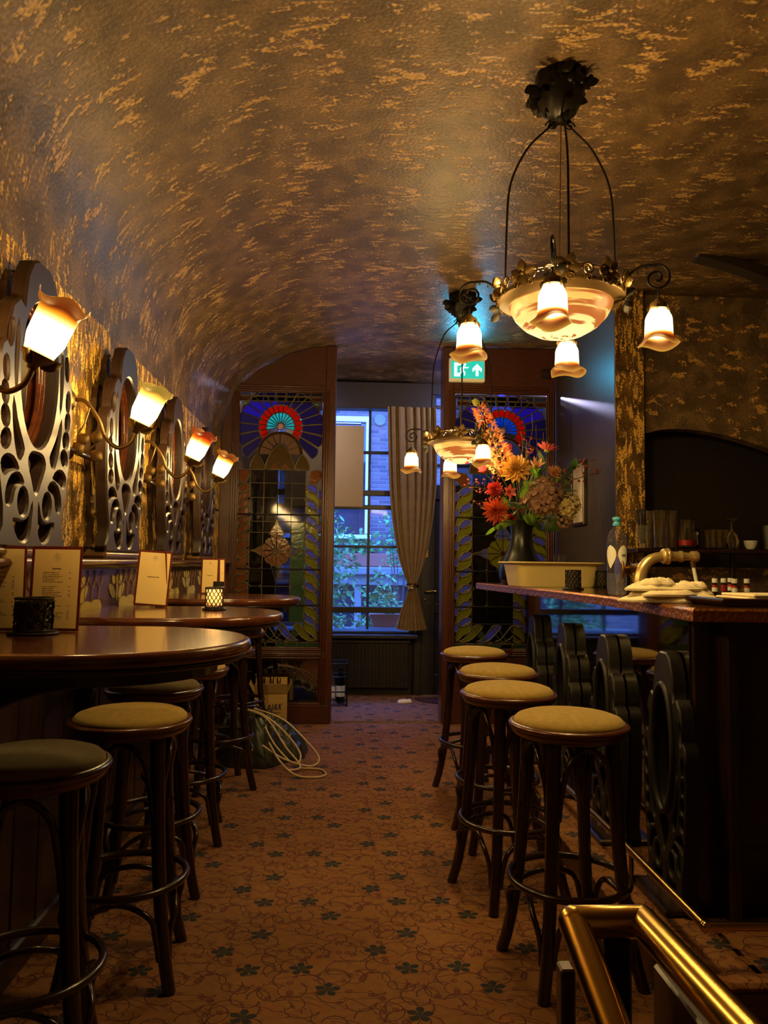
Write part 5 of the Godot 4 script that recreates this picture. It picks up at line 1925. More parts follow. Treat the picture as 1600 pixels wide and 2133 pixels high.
func counter_things() -> void:
	var y := COUNTER + 0.002
	# white tub
	var t := thing("plastic_tub", "cream plastic wash tub on the bar before the flower vase", "tub", Vector3(1.275, y, -4.75), 0.12)
	var rows := []
	var lvl := [[0.235, 0.15, 0.0], [0.24, 0.155, 0.006], [0.262, 0.178, 0.138], [0.264, 0.18, 0.14], [0.29, 0.205, 0.14], [0.293, 0.208, 0.146], [0.29, 0.205, 0.151], [0.264, 0.18, 0.15], [0.258, 0.174, 0.14], [0.235, 0.15, 0.012], [0.0, 0.0, 0.01]]
	for l in lvl:
		var row := PackedVector3Array()
		for k in 40:
			var a := TAU * k / 40
			var cx := signf(cos(a)) * pow(absf(cos(a)), 0.28)
			var cz := signf(sin(a)) * pow(absf(sin(a)), 0.28)
			row.append(Vector3(cx * l[0], l[2], cz * l[1]))
		rows.append(row)
	var mb := MB.new()
	mb.grid(rows, true)
	var tub := mat("tub_plastic", Color(0.85, 0.78, 0.52), 0.45)
	lit_through(tub, Color(0.85, 0.75, 0.45), 0.25)
	part(t, "basin", mb, tub)
	holder("small dark pierced candle holder on the bar before the cream tub", Vector3(1.255, y, -4.2), 0.042, 0.105, false, false)
	holder("small dark pierced candle holder on the bar between tub and water bottle", Vector3(1.56, y, -4.62), 0.04, 0.1, false, false)
	# stemmed glass behind the tub
	tumbler("wine_glass", "stemmed wine glass on the bar behind the cream tub", Vector3(1.44, y, -5.12), [Vector2(0, 0), Vector2(0.034, 0.001), Vector2(0.03, 0.006), Vector2(0.005, 0.014), Vector2(0.0045, 0.08), Vector2(0.012, 0.095), Vector2(0.036, 0.12), Vector2(0.042, 0.15), Vector2(0.038, 0.185), Vector2(0.032, 0.205)], "")
	# water bottle
	var b := thing("water_bottle", "large clear water bottle with a turquoise cap and drop-shaped labels on the bar", "bottle", Vector3(1.215, y, -3.4))
	mb = MB.new()
	mb.lathe([Vector2(0, 0.004), Vector2(0.03, 0.0), Vector2(0.04, 0.008), Vector2(0.043, 0.025), Vector2(0.043, 0.09), Vector2(0.0415, 0.095), Vector2(0.043, 0.1), Vector2(0.043, 0.235), Vector2(0.04, 0.26), Vector2(0.03, 0.285), Vector2(0.018, 0.3), Vector2(0.014, 0.306), Vector2(0.014, 0.32)], 32, I, func(q: Vector2, a: float, s: float) -> Vector2: return Vector2(q.x * (1.0 + (0.045 * cos(a * 5) if s < 0.25 else 0.0)), q.y))
	part(b, "body", mb, M.wet_plastic)
	mb = MB.new()
	mb.lathe([Vector2(0, 0.004), Vector2(0.029, 0.003), Vector2(0.0405, 0.012), Vector2(0.0412, 0.1), Vector2(0.0412, 0.1), Vector2(0, 0.1)], 28)
	var water := mat("water", Color(0.7, 0.72, 0.85, 0.1), 0.03)
	water.transparency = BaseMaterial3D.TRANSPARENCY_ALPHA
	part(b, "water", mb, water)
	mb = MB.new()
	mb.lathe([Vector2(0.0165, 0.312), Vector2(0.017, 0.322), Vector2(0.0165, 0.324), Vector2(0.0165, 0.324), Vector2(0.012, 0.326), Vector2(0.012, 0.333), Vector2(0.017, 0.337), Vector2(0.018, 0.345), Vector2(0.013, 0.352), Vector2(0, 0.352)], 20)
	part(b, "cap", mb, mat("cap_blue", Color(0.25, 0.6, 0.72), 0.4))
	for k in 2:
		mb = MB.new()
		var rr := []
		var a0 := [2.58, 1.17][k] as float
		for i in 13:
			var s := i / 12.0
			var hw := 0.62 * sin(PI * pow(s, 0.72)) * (1.0 if s > 0 else 0.0)
			var row := PackedVector3Array()
			for j in 9:
				var a := a0 + hw * (j / 4.0 - 1.0)
				row.append(Vector3(cos(a) * 0.0437, 0.225 - 0.105 * s, sin(a) * 0.0437))
			rr.append(row)
		mb.grid(rr)
		part(b, "drop_label", mb, M.white_plastic, "white drop-shaped label")
	var tm := TextMesh.new()
	tm.text = "SPA"
	tm.font = font(true)
	tm.font_size = 24
	tm.pixel_size = 0.00052
	tm.depth = 0.001
	var tx := part(b, "lettering", tm, mat("label_teal", Color(0.05, 0.3, 0.36), 0.6))
	tx.position = Vector3(cos(1.2) * 0.0452, 0.18, sin(1.2) * 0.0452)
	tx.rotation.y = PI / 2 - 1.2
	# towel, tray with a folded towel, blue cloth
	var tw: MB = null
	for q in [[0.4, 0.24, 0.03, 4, 0.0, 0.0, 0.0], [0.34, 0.21, 0.028, 14, -0.012, 0.022, 0.006], [0.3, 0.19, 0.026, 24, -0.03, 0.041, -0.008], [0.13, 0.13, 0.024, 31, -0.075, 0.058, 0.0], [0.1, 0.12, 0.022, 37, 0.075, 0.05, 0.01]]:
		tw = cloth(q[0], q[1], q[2], q[3], 0.7, 0.0, tw, Vector3(q[4], q[5], q[6]))
	solo("towel", tw, M.linen, "crumpled cream towel lying on the bar before the beer tap", "towel", Vector3(1.235, y, -2.86), 0.25)
	t = thing("serving_tray", "dark brown serving tray on the near corner of the bar", "tray", Vector3(1.5, y, -2.68), 0.08)
	mb = MB.new()
	mb.slab(pts([-0.24, 0.0, 0.24, 0.0, 0.27, 0.02, -0.27, 0.02]), 0.3, Transform3D(Basis.IDENTITY, Vector3(0, 0, -0.15)), [], 0.004)
	part(t, "board", mb, mat("tray_brown", Color(0.17, 0.07, 0.04), 0.35))
	mb = MB.new()
	for s in [[-0.25, 0, 0.02, 0.28], [0.25, 0, 0.02, 0.28], [0, -0.14, 0.52, 0.018], [0, 0.14, 0.52, 0.018]]:
		mb.box(Vector3(s[0], 0.022, s[1]), Vector3(s[2], 0.012, s[3]), 0.004)
	part(t, "rim", mb, M.tray_brown)
	mb = MB.new()
	for k in 2:
		mb.box(Vector3(0.012 * k, 0.005 + 0.01 * k, 0), Vector3(0.34 - 0.02 * k, 0.0098, 0.2), 0.0045)
	solo("folded_towel", mb, M.linen, "folded cream towel on the brown tray at the right edge", "towel", Vector3(1.54, y + 0.02, -2.7), 0.1)
	solo("blue_cloth", cloth(0.16, 0.12, 0.075, 9, 0.5), M.blue_cloth, "bunched grey-blue cloth at the right edge of the bar", "cloth", Vector3(1.735, y, -2.9))
	# beer tap
	t = thing("beer_tap", "polished brass beer tap with a curved neck and white handle", "beer tap", Vector3(1.28, y, -3.3))
	mb = MB.new()
	mb.lathe([Vector2(0, 0.004), Vector2(0.045, 0.004), Vector2(0.045, 0.012), Vector2(0.034, 0.02), Vector2(0.026, 0.024)], 24)
	part(t, "base_flange", mb, M.brass)
	mb = MB.new()
	mb.tube(curve([Vector3(0, 0.0, 0), Vector3(0.0, 0.055, 0), Vector3(0.012, 0.115, 0), Vector3(0.045, 0.158, 0), Vector3(0.09, 0.175, 0), Vector3(0.13, 0.177, 0)], 6), [0.026, 0.026, 0.026, 0.026, 0.026, 0.026, 0.026, 0.026, 0.026, 0.026, 0.0255, 0.0255, 0.025, 0.025, 0.025, 0.0245, 0.024, 0.0235, 0.023, 0.023, 0.0225, 0.022, 0.022, 0.021, 0.021, 0.021, 0.021, 0.021, 0.021, 0.021, 0.021], 18)
	part(t, "neck", mb, M.pale_brass)
	var lay := Transform3D(Basis(Vector3.UP, Vector3.RIGHT, Vector3.BACK), Vector3(0.1, 0.177, 0))
	mb = MB.new()
	mb.lathe([Vector2(0, 0), Vector2(0.03, 0), Vector2(0.034, 0.008), Vector2(0.03, 0.016), Vector2(0.036, 0.02), Vector2(0.036, 0.03), Vector2(0.022, 0.036), Vector2(0.021, 0.075), Vector2(0.025, 0.078), Vector2(0.025, 0.09), Vector2(0.019, 0.094), Vector2(0.017, 0.125), Vector2(0.024, 0.13), Vector2(0.025, 0.155), Vector2(0.02, 0.162), Vector2(0, 0.162)], 24, lay)
	part(t, "spigot", mb, M.pale_brass)
	mb = MB.new()
	mb.tube([Vector3(0.235, 0.165, 0), Vector3(0.238, 0.13, 0.004)], [0.013, 0.01], 12)
	part(t, "collar", mb, M.old_brass)
	mb = MB.new()
	mb.tube([Vector3(0.238, 0.132, 0.004), Vector3(0.25, 0.06, 0.008)], [0.0075, 0.0085], 12)
	part(t, "handle", mb, M.white_plastic)
	mb = MB.new()
	mb.lathe([Vector2(0, 0), Vector2(0.052, 0), Vector2(0.056, 0.006), Vector2(0.05, 0.012), Vector2(0.034, 0.016), Vector2(0.03, 0.05), Vector2(0.0, 0.05)], 26, Transform3D(Basis(Vector3.UP, Vector3.RIGHT, Vector3.BACK), Vector3(-0.06, 0.12, -0.1)))
	mb.tube([Vector3(-0.01, 0.12, -0.1), Vector3(0.02, 0.13, -0.03)], 0.02, 12)
	part(t, "side_drum", mb, M.old_brass)
	# glasses on the shelf
	var sy := 1.413
	var tall := [Vector2(0, 0), Vector2(0.03, 0.0), Vector2(0.032, 0.004), Vector2(0.033, 0.1), Vector2(0.036, 0.2), Vector2(0.041, 0.225), Vector2(0.044, 0.232)]
	var k := 0
	for p in [Vector3(1.87, 0, -4.7), Vector3(1.92, 0, -4.62), Vector3(1.955, 0, -4.72), Vector3(2.0, 0, -4.64), Vector3(1.9, 0, -4.79), Vector3(2.03, 0, -4.76)]:
		tumbler("beer_glass", "tall beer glass in the cluster on the shelf, %s" % ["leftmost in front", "in the front centre", "second from the right in front", "at the front right", "at the back left", "at the back right"][k], Vector3(p.x, sy, p.z), tall, "tall beer glasses on the shelf")
		k += 1
	var mid := [Vector2(0, 0), Vector2(0.038, 0.0), Vector2(0.042, 0.01), Vector2(0.043, 0.07), Vector2(0.033, 0.12), Vector2(0.034, 0.15), Vector2(0.041, 0.178)]
	for p in [Vector3(2.09, 0, -4.64), Vector3(2.15, 0, -4.72)]:
		tumbler("goblet", "waisted beer glass with a red band on the shelf, %s one" % ["left front" if p.x < 2.1 else "right rear"], Vector3(p.x, sy, p.z), mid, "waisted glasses with red bands")
		mb = MB.new()
		mb.lathe([Vector2(0.0434, 0.02), Vector2(0.0438, 0.035), Vector2(0.0436, 0.052)], 20)
		var o := part(get_child(get_child_count() - 1), "red_band", mb, M.red_print if M.has("red_print") else mat("red_print", Color(0.6, 0.08, 0.06), 0.5), "red printed band")
	for i in 6:
		tumbler("shot_glass", "short tumbler on the shelf left of the upturned wine glass, %s" % ["front row left", "front row middle", "front row right", "back row left", "back row middle", "back row right"][i], Vector3(2.25 + 0.042 * (i % 3), sy, -4.62 - 0.07 * (i / 3)), [Vector2(0, 0), Vector2(0.016, 0.0), Vector2(0.018, 0.01), Vector2(0.021, 0.12)], "short tumblers on the shelf")
	tumbler("wine_glass", "upturned wine glass standing on its rim on the shelf", Vector3(2.36, sy, -4.6), [Vector2(0, 0), Vector2(0.034, 0.001), Vector2(0.03, 0.006), Vector2(0.005, 0.014), Vector2(0.0045, 0.06), Vector2(0.012, 0.075), Vector2(0.034, 0.1), Vector2(0.04, 0.13), Vector2(0.036, 0.165), Vector2(0.03, 0.185)], "", true)
	t = thing("straw_cup", "glass of black straws at the left end of the shelf", "straw holder", Vector3(1.82, sy, -4.64))
	mb = MB.new()
	mb.lathe([Vector2(0, 0), Vector2(0.018, 0.0), Vector2(0.02, 0.02), Vector2(0.03, 0.05), Vector2(0.034, 0.14), Vector2(0.032, 0.14), Vector2(0.028, 0.052), Vector2(0, 0.03)], 18)
	part(t, "cup", mb, M.clear_glass)
	for i in 16:
		mb = MB.new()
		var a := i * 2.4
		var d := Vector3(cos(a) * 0.02, 0, sin(a) * 0.02)
		mb.tube([d * 0.6 + Vector3(0, 0.03, 0), d * 1.1 + Vector3(-0.025 + 0.002 * i, 0.235, 0)], 0.0028, 6)
		part(t, "straw", mb, M.plastic_black)
	t = thing("dark_bottle", "small dark green bottle with a white emblem on the shelf", "bottle", Vector3(2.22, sy, -4.8))
	mb = MB.new()
	mb.lathe([Vector2(0, 0), Vector2(0.03, 0), Vector2(0.032, 0.005), Vector2(0.034, 0.13), Vector2(0.032, 0.135), Vector2(0, 0.135)], 20)
	part(t, "body", mb, M.green_glass)
	mb = MB.new()
	mb.slab(ell(Vector2(0, 0.1), Vector2(0.011, 0.012), 0, 14), 0.002, Transform3D(Basis.IDENTITY, Vector3(0, 0, 0.033)))
	mb.slab(pts([-0.004, 0.03, 0.008, 0.03, 0.004, 0.085, -0.008, 0.085]), 0.002, Transform3D(Basis.IDENTITY, Vector3(0, 0, 0.033)))
	part(t, "emblem", mb, M.white_plastic, "white emblem")
	mb = MB.new()
	mb.lathe([Vector2(0, 0), Vector2(0.022, 0), Vector2(0.024, 0.006), Vector2(0.035, 0.024), Vector2(0.043, 0.055), Vector2(0.041, 0.055), Vector2(0.033, 0.026), Vector2(0, 0.01)], 22)
	solo("cream_cup", mb, M.white_plastic, "small cream bowl alone on the shelf", "bowl", Vector3(2.5, sy, -4.64))
	mb = MB.new()
	mb.lathe([Vector2(0, 0), Vector2(0.052, 0), Vector2(0.054, 0.004), Vector2(0.054, 0.15), Vector2(0.05, 0.154), Vector2(0, 0.154)], 28)
	solo("black_canister", mb, M.plastic_black, "black cylindrical canister at the right end of the shelf", "canister", Vector3(2.64, sy, -4.68))
	# little sauce bottles on the back counter
	var by := 1.061
	var spots := [[1.80, -3.68, "small sauce bottle with red and white collar, leftmost on the back counter"], [1.864, -3.72, "small sauce bottle with a red collar, second from the left on the back counter"], [1.98, -3.88, "small sauce bottle standing behind the others on the back counter"], [1.868, -3.62, "small sauce bottle with a white and red collar, in the middle on the back counter"], [1.95, -3.66, "small sauce bottle with red and white collar, rightmost of the five on the back counter"]]
	for i in spots.size():
		b = thing("sauce_bottle", spots[i][2], "bottle", Vector3(spots[i][0], by, spots[i][1]), 0.0, "small sauce bottles on the back counter")
		mb = MB.new()
		mb.lathe([Vector2(0, 0), Vector2(0.027, 0), Vector2(0.029, 0.004), Vector2(0.029, 0.07), Vector2(0.022, 0.1), Vector2(0.0125, 0.125), Vector2(0.011, 0.17), Vector2(0, 0.17)], 18)
		part(b, "body", mb, M.brown_glass)
		mb = MB.new()
		mb.lathe([Vector2(0, 0.165), Vector2(0.0135, 0.165), Vector2(0.0135, 0.165), Vector2(0.0135, 0.184), Vector2(0.012, 0.186), Vector2(0, 0.186)], 16)
		part(b, "cap", mb, M.white_plastic)
		mb = MB.new()
		mb.lathe([Vector2(0.0145, 0.122), Vector2(0.0138, 0.136), Vector2(0.0132, 0.142)], 16)
		part(b, "white_collar", mb, M.white_plastic)
		mb = MB.new()
		mb.lathe([Vector2(0.0133, 0.142), Vector2(0.0128, 0.154)] if i != 1 else [Vector2(0.0148, 0.122), Vector2(0.0132, 0.154)], 16)
		part(b, "red_collar", mb, M.red_print)
	b = thing("corked_bottle", "larger bottle with a wide cork at the right edge of the back counter", "bottle", Vector3(2.36, by, -3.75))
	mb = MB.new()
	mb.lathe([Vector2(0, 0), Vector2(0.04, 0), Vector2(0.042, 0.005), Vector2(0.042, 0.13), Vector2(0.018, 0.17), Vector2(0.016, 0.2), Vector2(0, 0.2)], 20)
	part(b, "body", mb, M.brown_glass)
	mb = MB.new()
	mb.lathe([Vector2(0, 0.19), Vector2(0.021, 0.19), Vector2(0.021, 0.208), Vector2(0.021, 0.208), Vector2(0.019, 0.21), Vector2(0.023, 0.212), Vector2(0.023, 0.226), Vector2(0, 0.226)], 18)
	part(b, "cork", mb, mat("cork", Color(0.75, 0.58, 0.36), 0.8))
	# framed print on the smoked panel
	t = thing("framed_print", "narrow framed print on the dark panel beside the flowers", "picture", Vector3(1.735, 1.84, -5.66))
	mb = MB.new()
	for s in [[-0.15, 0.0, 0.02, 0.48], [0.15, 0.0, 0.02, 0.48]]:
		mb.box(Vector3(0, s[1], s[0]), Vector3(0.03, s[3], 0.022), 0.004)
	for s in [-0.23, 0.23]:
		mb.box(Vector3(0, s, 0), Vector3(0.03, 0.022, 0.32), 0.004)
	part(t, "frame", mb, M.dark_wood)
	mb = MB.new()
	mb.box(Vector3(0.004, 0, 0), Vector3(0.008, 0.45, 0.29))
	var pm := mat("print_paper", Color(0.8, 0.76, 0.68), 0.12)
	pm.albedo_texture = noise_tex(0.008, 44, Color(0.55, 0.5, 0.45), Color(1, 0.96, 0.85), 3, 128)
	pm.uv1_triplanar = true
	pm.uv1_scale = Vector3(2, 2, 2)
	part(t, "print", mb, pm)
	mb = MB.new()
	mb.box(Vector3.ZERO, Vector3(0.09, 0.075, 0.025), 0.006)
	mb.box(Vector3(0, 0, 0.013), Vector3(0.05, 0.04, 0.006), 0.003)
	solo("junction_box", mb, M.dark_wood, "small dark junction box on the header right of the exit sign", "box", Vector3(1.66, 2.9, SCREEN_Z + 0.018))


func font(bold := false) -> Font:
	var f := SystemFont.new()
	f.font_names = PackedStringArray(["Droid Sans"])
	f.font_weight = 700 if bold else 400
	return f


# ---- the vase and its flowers, each stem a thing of its own
func bloom(t: Node3D, at: Vector3, dir: Vector3, r: float, rings: Array, m: Material, core: Material, width := 0.34) -> void:
	# rings: [petals, radius share, lift from flat (radians)]
	var mb := MB.new()
	leaf(mb, I, 1.0, width, 0.18, 0.5, 5)
	var pm := mb.mesh()
	var head := Node3D.new()
	head.name = "flower_head"
	t.add_child(head)
	head.transform = aim(at, dir)
	for j in rings.size():
		var g: Array = rings[j]
		for k in int(g[0]):
			var a: float = TAU * (k + 0.5 * (j % 2)) / g[0] + rng.randf_range(-0.08, 0.08)
			var up: float = g[2] + rng.randf_range(-0.08, 0.08)
			var o := part(head, "petal", pm, m)
			var d := Vector3(cos(a) * cos(up), sin(up), sin(a) * cos(up))
			var inward := Vector3(-cos(a) * sin(up), cos(up), -sin(a) * sin(up))
			var s: float = r * g[1] * rng.randf_range(0.92, 1.06)
			o.transform = Transform3D(Basis(d.cross(inward), d, inward).scaled(Vector3(s, s, s)), Vector3(0, 0.012 * j * r / 0.1, 0))
	mb = MB.new()
	mb.lathe([Vector2(0, -0.02), Vector2(0.2, -0.1), Vector2(0.24, 0.05), Vector2(0.12, 0.18), Vector2(0, 0.2)], 14, Transform3D(Basis.from_scale(Vector3(r, r, r)), Vector3.ZERO))
	part(head, "heart", mb, core)


func stalk(t: Node3D, path: Array, thick := 0.004) -> Array:
	var c := curve(path, 5)
	var mb := MB.new()
	mb.tube(c, thick, 6)
	part(t, "stem", mb, M.stem)
	return c


func bouquet() -> void:
	var y := COUNTER + 0.002
	var v := Vector3(1.17, y, -5.08)
	var mb := MB.new()
	mb.lathe([Vector2(0, 0), Vector2(0.11, 0), Vector2(0.135, 0.01), Vector2(0.15, 0.05), Vector2(0.15, 0.09), Vector2(0.135, 0.14), Vector2(0.1, 0.2), Vector2(0.078, 0.26), Vector2(0.072, 0.33), Vector2(0.078, 0.4), Vector2(0.086, 0.425), Vector2(0.082, 0.425), Vector2(0.07, 0.39), Vector2(0.065, 0.3), Vector2(0, 0.28)], 12)
	var vm := mat("vase_black", Color(0.05, 0.055, 0.05), 0.28)
	solo("flower_vase", mb, vm, "tall black bottle-shaped vase at the far end of the bar", "vase", v)
	mat("stem", Color(0.22, 0.26, 0.1), 0.7)
	var lm := mat("leaf_green", Color(0.16, 0.21, 0.085), 0.6)
	lit_through(lm, Color(0.3, 0.4, 0.1), 0.25)
	mat("twig", Color(0.28, 0.22, 0.14), 0.8)
	for q in [["petal_yellow", Color(0.8, 0.6, 0.26)], ["petal_red", Color(0.58, 0.13, 0.11)], ["petal_flame", Color(0.62, 0.22, 0.1)], ["petal_coral", Color(0.7, 0.3, 0.26)], ["petal_peach", Color(0.78, 0.56, 0.36)], ["petal_orange", Color(0.78, 0.48, 0.28)], ["petal_mauve", Color(0.55, 0.42, 0.34)], ["petal_cream", Color(0.74, 0.66, 0.45)], ["petal_lime", Color(0.62, 0.62, 0.28)], ["berry_red", Color(0.55, 0.15, 0.13)], ["petal_pink", Color(0.68, 0.22, 0.26)]]:
		var pm := mat(q[0], q[1], 0.65)
		lit_through(pm, q[1], 0.2)
	var mouth := v + Vector3(0, 0.36, 0)
	var flower := func(called: String, label: String, group := "") -> Node3D:
		return thing(called, label, "flower", Vector3.ZERO, 0.0, group)
	# dahlias and their like: [label, centre, facing, radius, rings, petal, heart]
	var full := [[13, 1.0, 0.05], [13, 0.92, 0.3], [11, 0.78, 0.6], [9, 0.6, 0.9], [6, 0.4, 1.15]]
	for q in [
			["dahlia", "big golden yellow dahlia at the centre of the bouquet", Vector3(1.07, 1.9, -4.82), Vector3(-0.15, 0.25, 1), 0.105, full, "petal_yellow", "petal_yellow", 0.36],
			["dahlia", "flame red dahlia with narrow petals low at the left of the bouquet", Vector3(0.955, 1.645, -4.84), Vector3(-0.35, -0.1, 1), 0.1, full, "petal_flame", "petal_red", 0.2],
			["dahlia", "deep red round dahlia just left of the yellow one", Vector3(0.945, 1.775, -4.85), Vector3(-0.35, 0.2, 1), 0.06, full, "petal_red", "petal_red", 0.34],
			["gerbera", "coral gerbera seen from the side, highest flower at the right of the bouquet", Vector3(1.32, 2.055, -5.0), Vector3(0.25, 1, 0.1), 0.085, [[18, 1.0, 0.3], [14, 0.75, 0.55]], "petal_coral", "petal_lime", 0.26],
			["chrysanthemum", "peach chrysanthemum at the right of the yellow dahlia", Vector3(1.35, 1.9, -4.95), Vector3(0.4, 0.6, 0.8), 0.06, full, "petal_peach", "petal_coral", 0.24],
			["lily", "pale peach lily behind and right of the yellow dahlia", Vector3(1.24, 1.94, -4.98), Vector3(0.1, 0.7, 0.7), 0.075, [[6, 1.0, 0.65]], "petal_peach", "petal_lime", 0.34],
			["lily", "coral red lily left of the yellow dahlia", Vector3(0.885, 1.9, -4.9), Vector3(-0.5, 0.5, 0.8), 0.06, [[6, 1.0, 0.7]], "petal_pink", "petal_red", 0.4],
			["lily", "coral lily tucked under the yellow dahlia", Vector3(1.03, 1.765, -4.83), Vector3(0.1, -0.1, 1), 0.055, [[6, 1.0, 0.35]], "petal_coral", "petal_red", 0.46],
			["carnation", "small dark red carnation by the neck of the vase", Vector3(1.07, 1.6, -4.95), Vector3(0, -0.3, 1), 0.04, full, "petal_red", "petal_red", 0.4]]:
		var t: Node3D = flower.call(q[0], q[1])
		var c: Vector3 = q[2]
		var d: Vector3 = (q[3] as Vector3).normalized()
		stalk(t, [mouth + Vector3(rng.randf_range(-0.03, 0.03), -0.05, 0.01), mouth.lerp(c, 0.45) + Vector3(0, 0.06, 0), c - d * 0.05, c])
		bloom(t, c, d, q[4], q[5], M[q[6]], M[q[7]], q[8])
	# hydrangeas
	for q in [["large mauve-brown hydrangea head right of the vase neck", Vector3(1.265, 1.74, -4.9), 0.115, "petal_mauve", 90], ["cream and yellow hydrangea head at the lower right of the bouquet", Vector3(1.43, 1.685, -4.93), 0.088, "petal_cream", 64], ["small dusky pink hydrangea below the cream one", Vector3(1.415, 1.585, -4.93), 0.05, "petal_mauve", 36]]:
		var t: Node3D = flower.call("hydrangea", q[0])
		var c: Vector3 = q[1]
		stalk(t, [mouth + Vector3(0.03, -0.04, 0), mouth.lerp(c, 0.5) + Vector3(0, 0.05, 0), c], 0.005)
		mb = MB.new()
		for k in int(q[4]):
			var f: float = (k + 0.5) / q[4]
			var ph := acos(1 - 2 * f)
			var th := 2.39996 * k
			var d := Vector3(sin(ph) * cos(th), cos(ph), sin(ph) * sin(th))
			var p: Vector3 = c + d * q[2] * rng.randf_range(0.62, 1.06)
			var xf := aim(p, d, rng.randf() * TAU)
			for s in 4:
				leaf(mb, xf * Transform3D(Basis(Vector3.UP, s * PI / 2) * Basis(Vector3.RIGHT, 0.95), Vector3.ZERO), q[2] * 0.3, q[2] * 0.3, 0.1, 0.25, 3)
		var o := part(t, "florets", mb, M[q[3]])
		o.set_meta("kind", "stuff")
	# foxtail spikes
	for q in [["tall orange foxtail lily spike leaning to the upper left", [mouth, Vector3(1.1, 1.8, -4.98), Vector3(1.0, 2.0, -4.92), Vector3(0.87, 2.3, -4.95), Vector3(0.825, 2.375, -4.95)], "petal_orange", 0.42, 105, 0.078], ["short pale green and cream spike at the left of the yellow dahlia", [mouth, Vector3(1.03, 1.82, -4.92), Vector3(0.9, 1.97, -4.88), Vector3(0.84, 2.025, -4.88)], "petal_lime", 0.5, 60, 0.034]]:
		var t: Node3D = flower.call("flower_spike", q[0])
		var c := stalk(t, q[1], 0.005)
		mb = MB.new()
		var tip := MB.new()
		for k in int(q[4]):
			var f: float = q[3] + (1.0 - q[3]) * k / q[4]
			var x := f * (c.size() - 1)
			var p: Vector3 = c[int(x)].lerp(c[mini(int(x) + 1, c.size() - 1)], x - int(x))
			var ax: Vector3 = (c[mini(int(x) + 1, c.size() - 1)] - c[maxi(int(x) - 1, 0)]).normalized()
			var a := k * 2.39996
			var s := ax.cross(Vector3.FORWARD).normalized()
			var d := s * cos(a) + ax.cross(s) * sin(a)
			var g := (1.0 - pow((f - q[3]) / (1.0 - q[3]), 1.5))
			var rr: float = q[5] * (0.25 + 0.75 * g)
			if (f - q[3]) / (1.0 - q[3]) < 0.66:
				for w in 5:
					var b := w * TAU / 5
					var e := (d + (s * cos(b + a) + ax * sin(b)) * 0.75).normalized()
					leaf(mb, aim(p + d * rr * 0.5, e), rr * 0.62, rr * 0.15, 0.1, 0.1, 2)
				mb.tube([p, p + d * rr * 0.55], 0.0012, 3, false, false)
			else:
				leaf(tip, aim(p, d + ax * 0.9), rr * 0.8, rr * 0.28, 0.1, 0.4, 2)
		part(t, "florets", mb, M[q[2]] if q[2] != "petal_lime" else M.petal_cream).set_meta("kind", "stuff")
		part(t, "buds", tip, M.petal_lime)
	# a pink bud
	var t: Node3D = flower.call("tulip_bud", "upright pink bud right of the orange spike")
	stalk(t, [mouth, Vector3(1.1, 1.85, -5.0), Vector3(1.05, 2.04, -4.98)])
	for k in 4:
		mb = MB.new()
		leaf(mb, aim(Vector3(1.05, 2.03, -4.98) + Vector3(cos(k * 1.57), 0, sin(k * 1.57)) * 0.008, Vector3(cos(k * 1.57) * 0.25, 1, sin(k * 1.57) * 0.25)), 0.07, 0.035, 0.1, 0.4)
		part(t, "petal", mb, M.petal_pink)
	# berry twigs
	var twigs := [[Vector3(0.8, 1.97, -4.9), "red-berried twig reaching out to the left above the others"], [Vector3(0.78, 1.8, -4.92), "red-berried twig reaching left at mid height"], [Vector3(0.86, 1.66, -4.9), "drooping red-berried twig at the lower left"], [Vector3(1.62, 2.0, -5.0), "red-berried twig reaching right over the framed print"], [Vector3(1.68, 1.92, -5.0), "red-berried twig reaching farthest right"], [Vector3(1.2, 2.12, -5.05), "red-budded twig standing upright at the centre"], [Vector3(1.1, 1.64, -4.86), "cluster of small orange berries above the vase neck"]]
	for q in twigs:
		t = thing("berry_twig", q[1], "twig", Vector3.ZERO, 0.0, "berry twigs in the vase")
		var e: Vector3 = q[0]
		var c := curve([mouth, mouth.lerp(e, 0.5) + Vector3(0, 0.1, 0.02), e], 6)
		mb = MB.new()
		mb.tube(c, 0.0026, 5)
		var bb := MB.new()
		for k in 16:
			var p: Vector3 = c[clampi(int(c.size() * (0.5 + 0.5 * k / 16.0)), 0, c.size() - 1)]
			var d := Vector3(rng.randf_range(-1, 1), rng.randf_range(-0.6, 1), rng.randf_range(-0.6, 0.8)) * rng.randf_range(0.03, 0.065)
			mb.tube([p, p + d], 0.0013, 4, false, false)
			bb.ball(p + d, Vector3.ONE * rng.randf_range(0.006, 0.0095), 8)
		part(t, "twig", mb, M.twig)
		part(t, "berries", bb, M.berry_red if e.y != 1.64 else M.petal_orange).set_meta("kind", "stuff")
	# curly willow
	for q in [[Vector3(1.3, 2.33, -5.12), "bare curling willow twig rising highest at the right of the bouquet"], [Vector3(1.22, 2.2, -5.1), "bare curling willow twig at the centre of the bouquet"], [Vector3(1.38, 2.2, -5.12), "bare curling willow twig leaning right"]]:
		t = thing("willow_twig", q[1], "twig", Vector3.ZERO, 0.0, "curly willow twigs in the vase")
		var e: Vector3 = q[0]
		mb = MB.new()
		for w in 3:
			var p := []
			for k in 9:
				var f := k / 8.0
				p.append(mouth.lerp(e + Vector3(0.06 * (w - 1), -0.08 * w, 0.02 * w), f) + Vector3(sin(f * 9 + w * 2), 0, cos(f * 8 + w)) * 0.022 * f)
			mb.tube(curve(p, 3), 0.0028 - 0.0005 * w, 5)
		part(t, "branches", mb, M.twig)
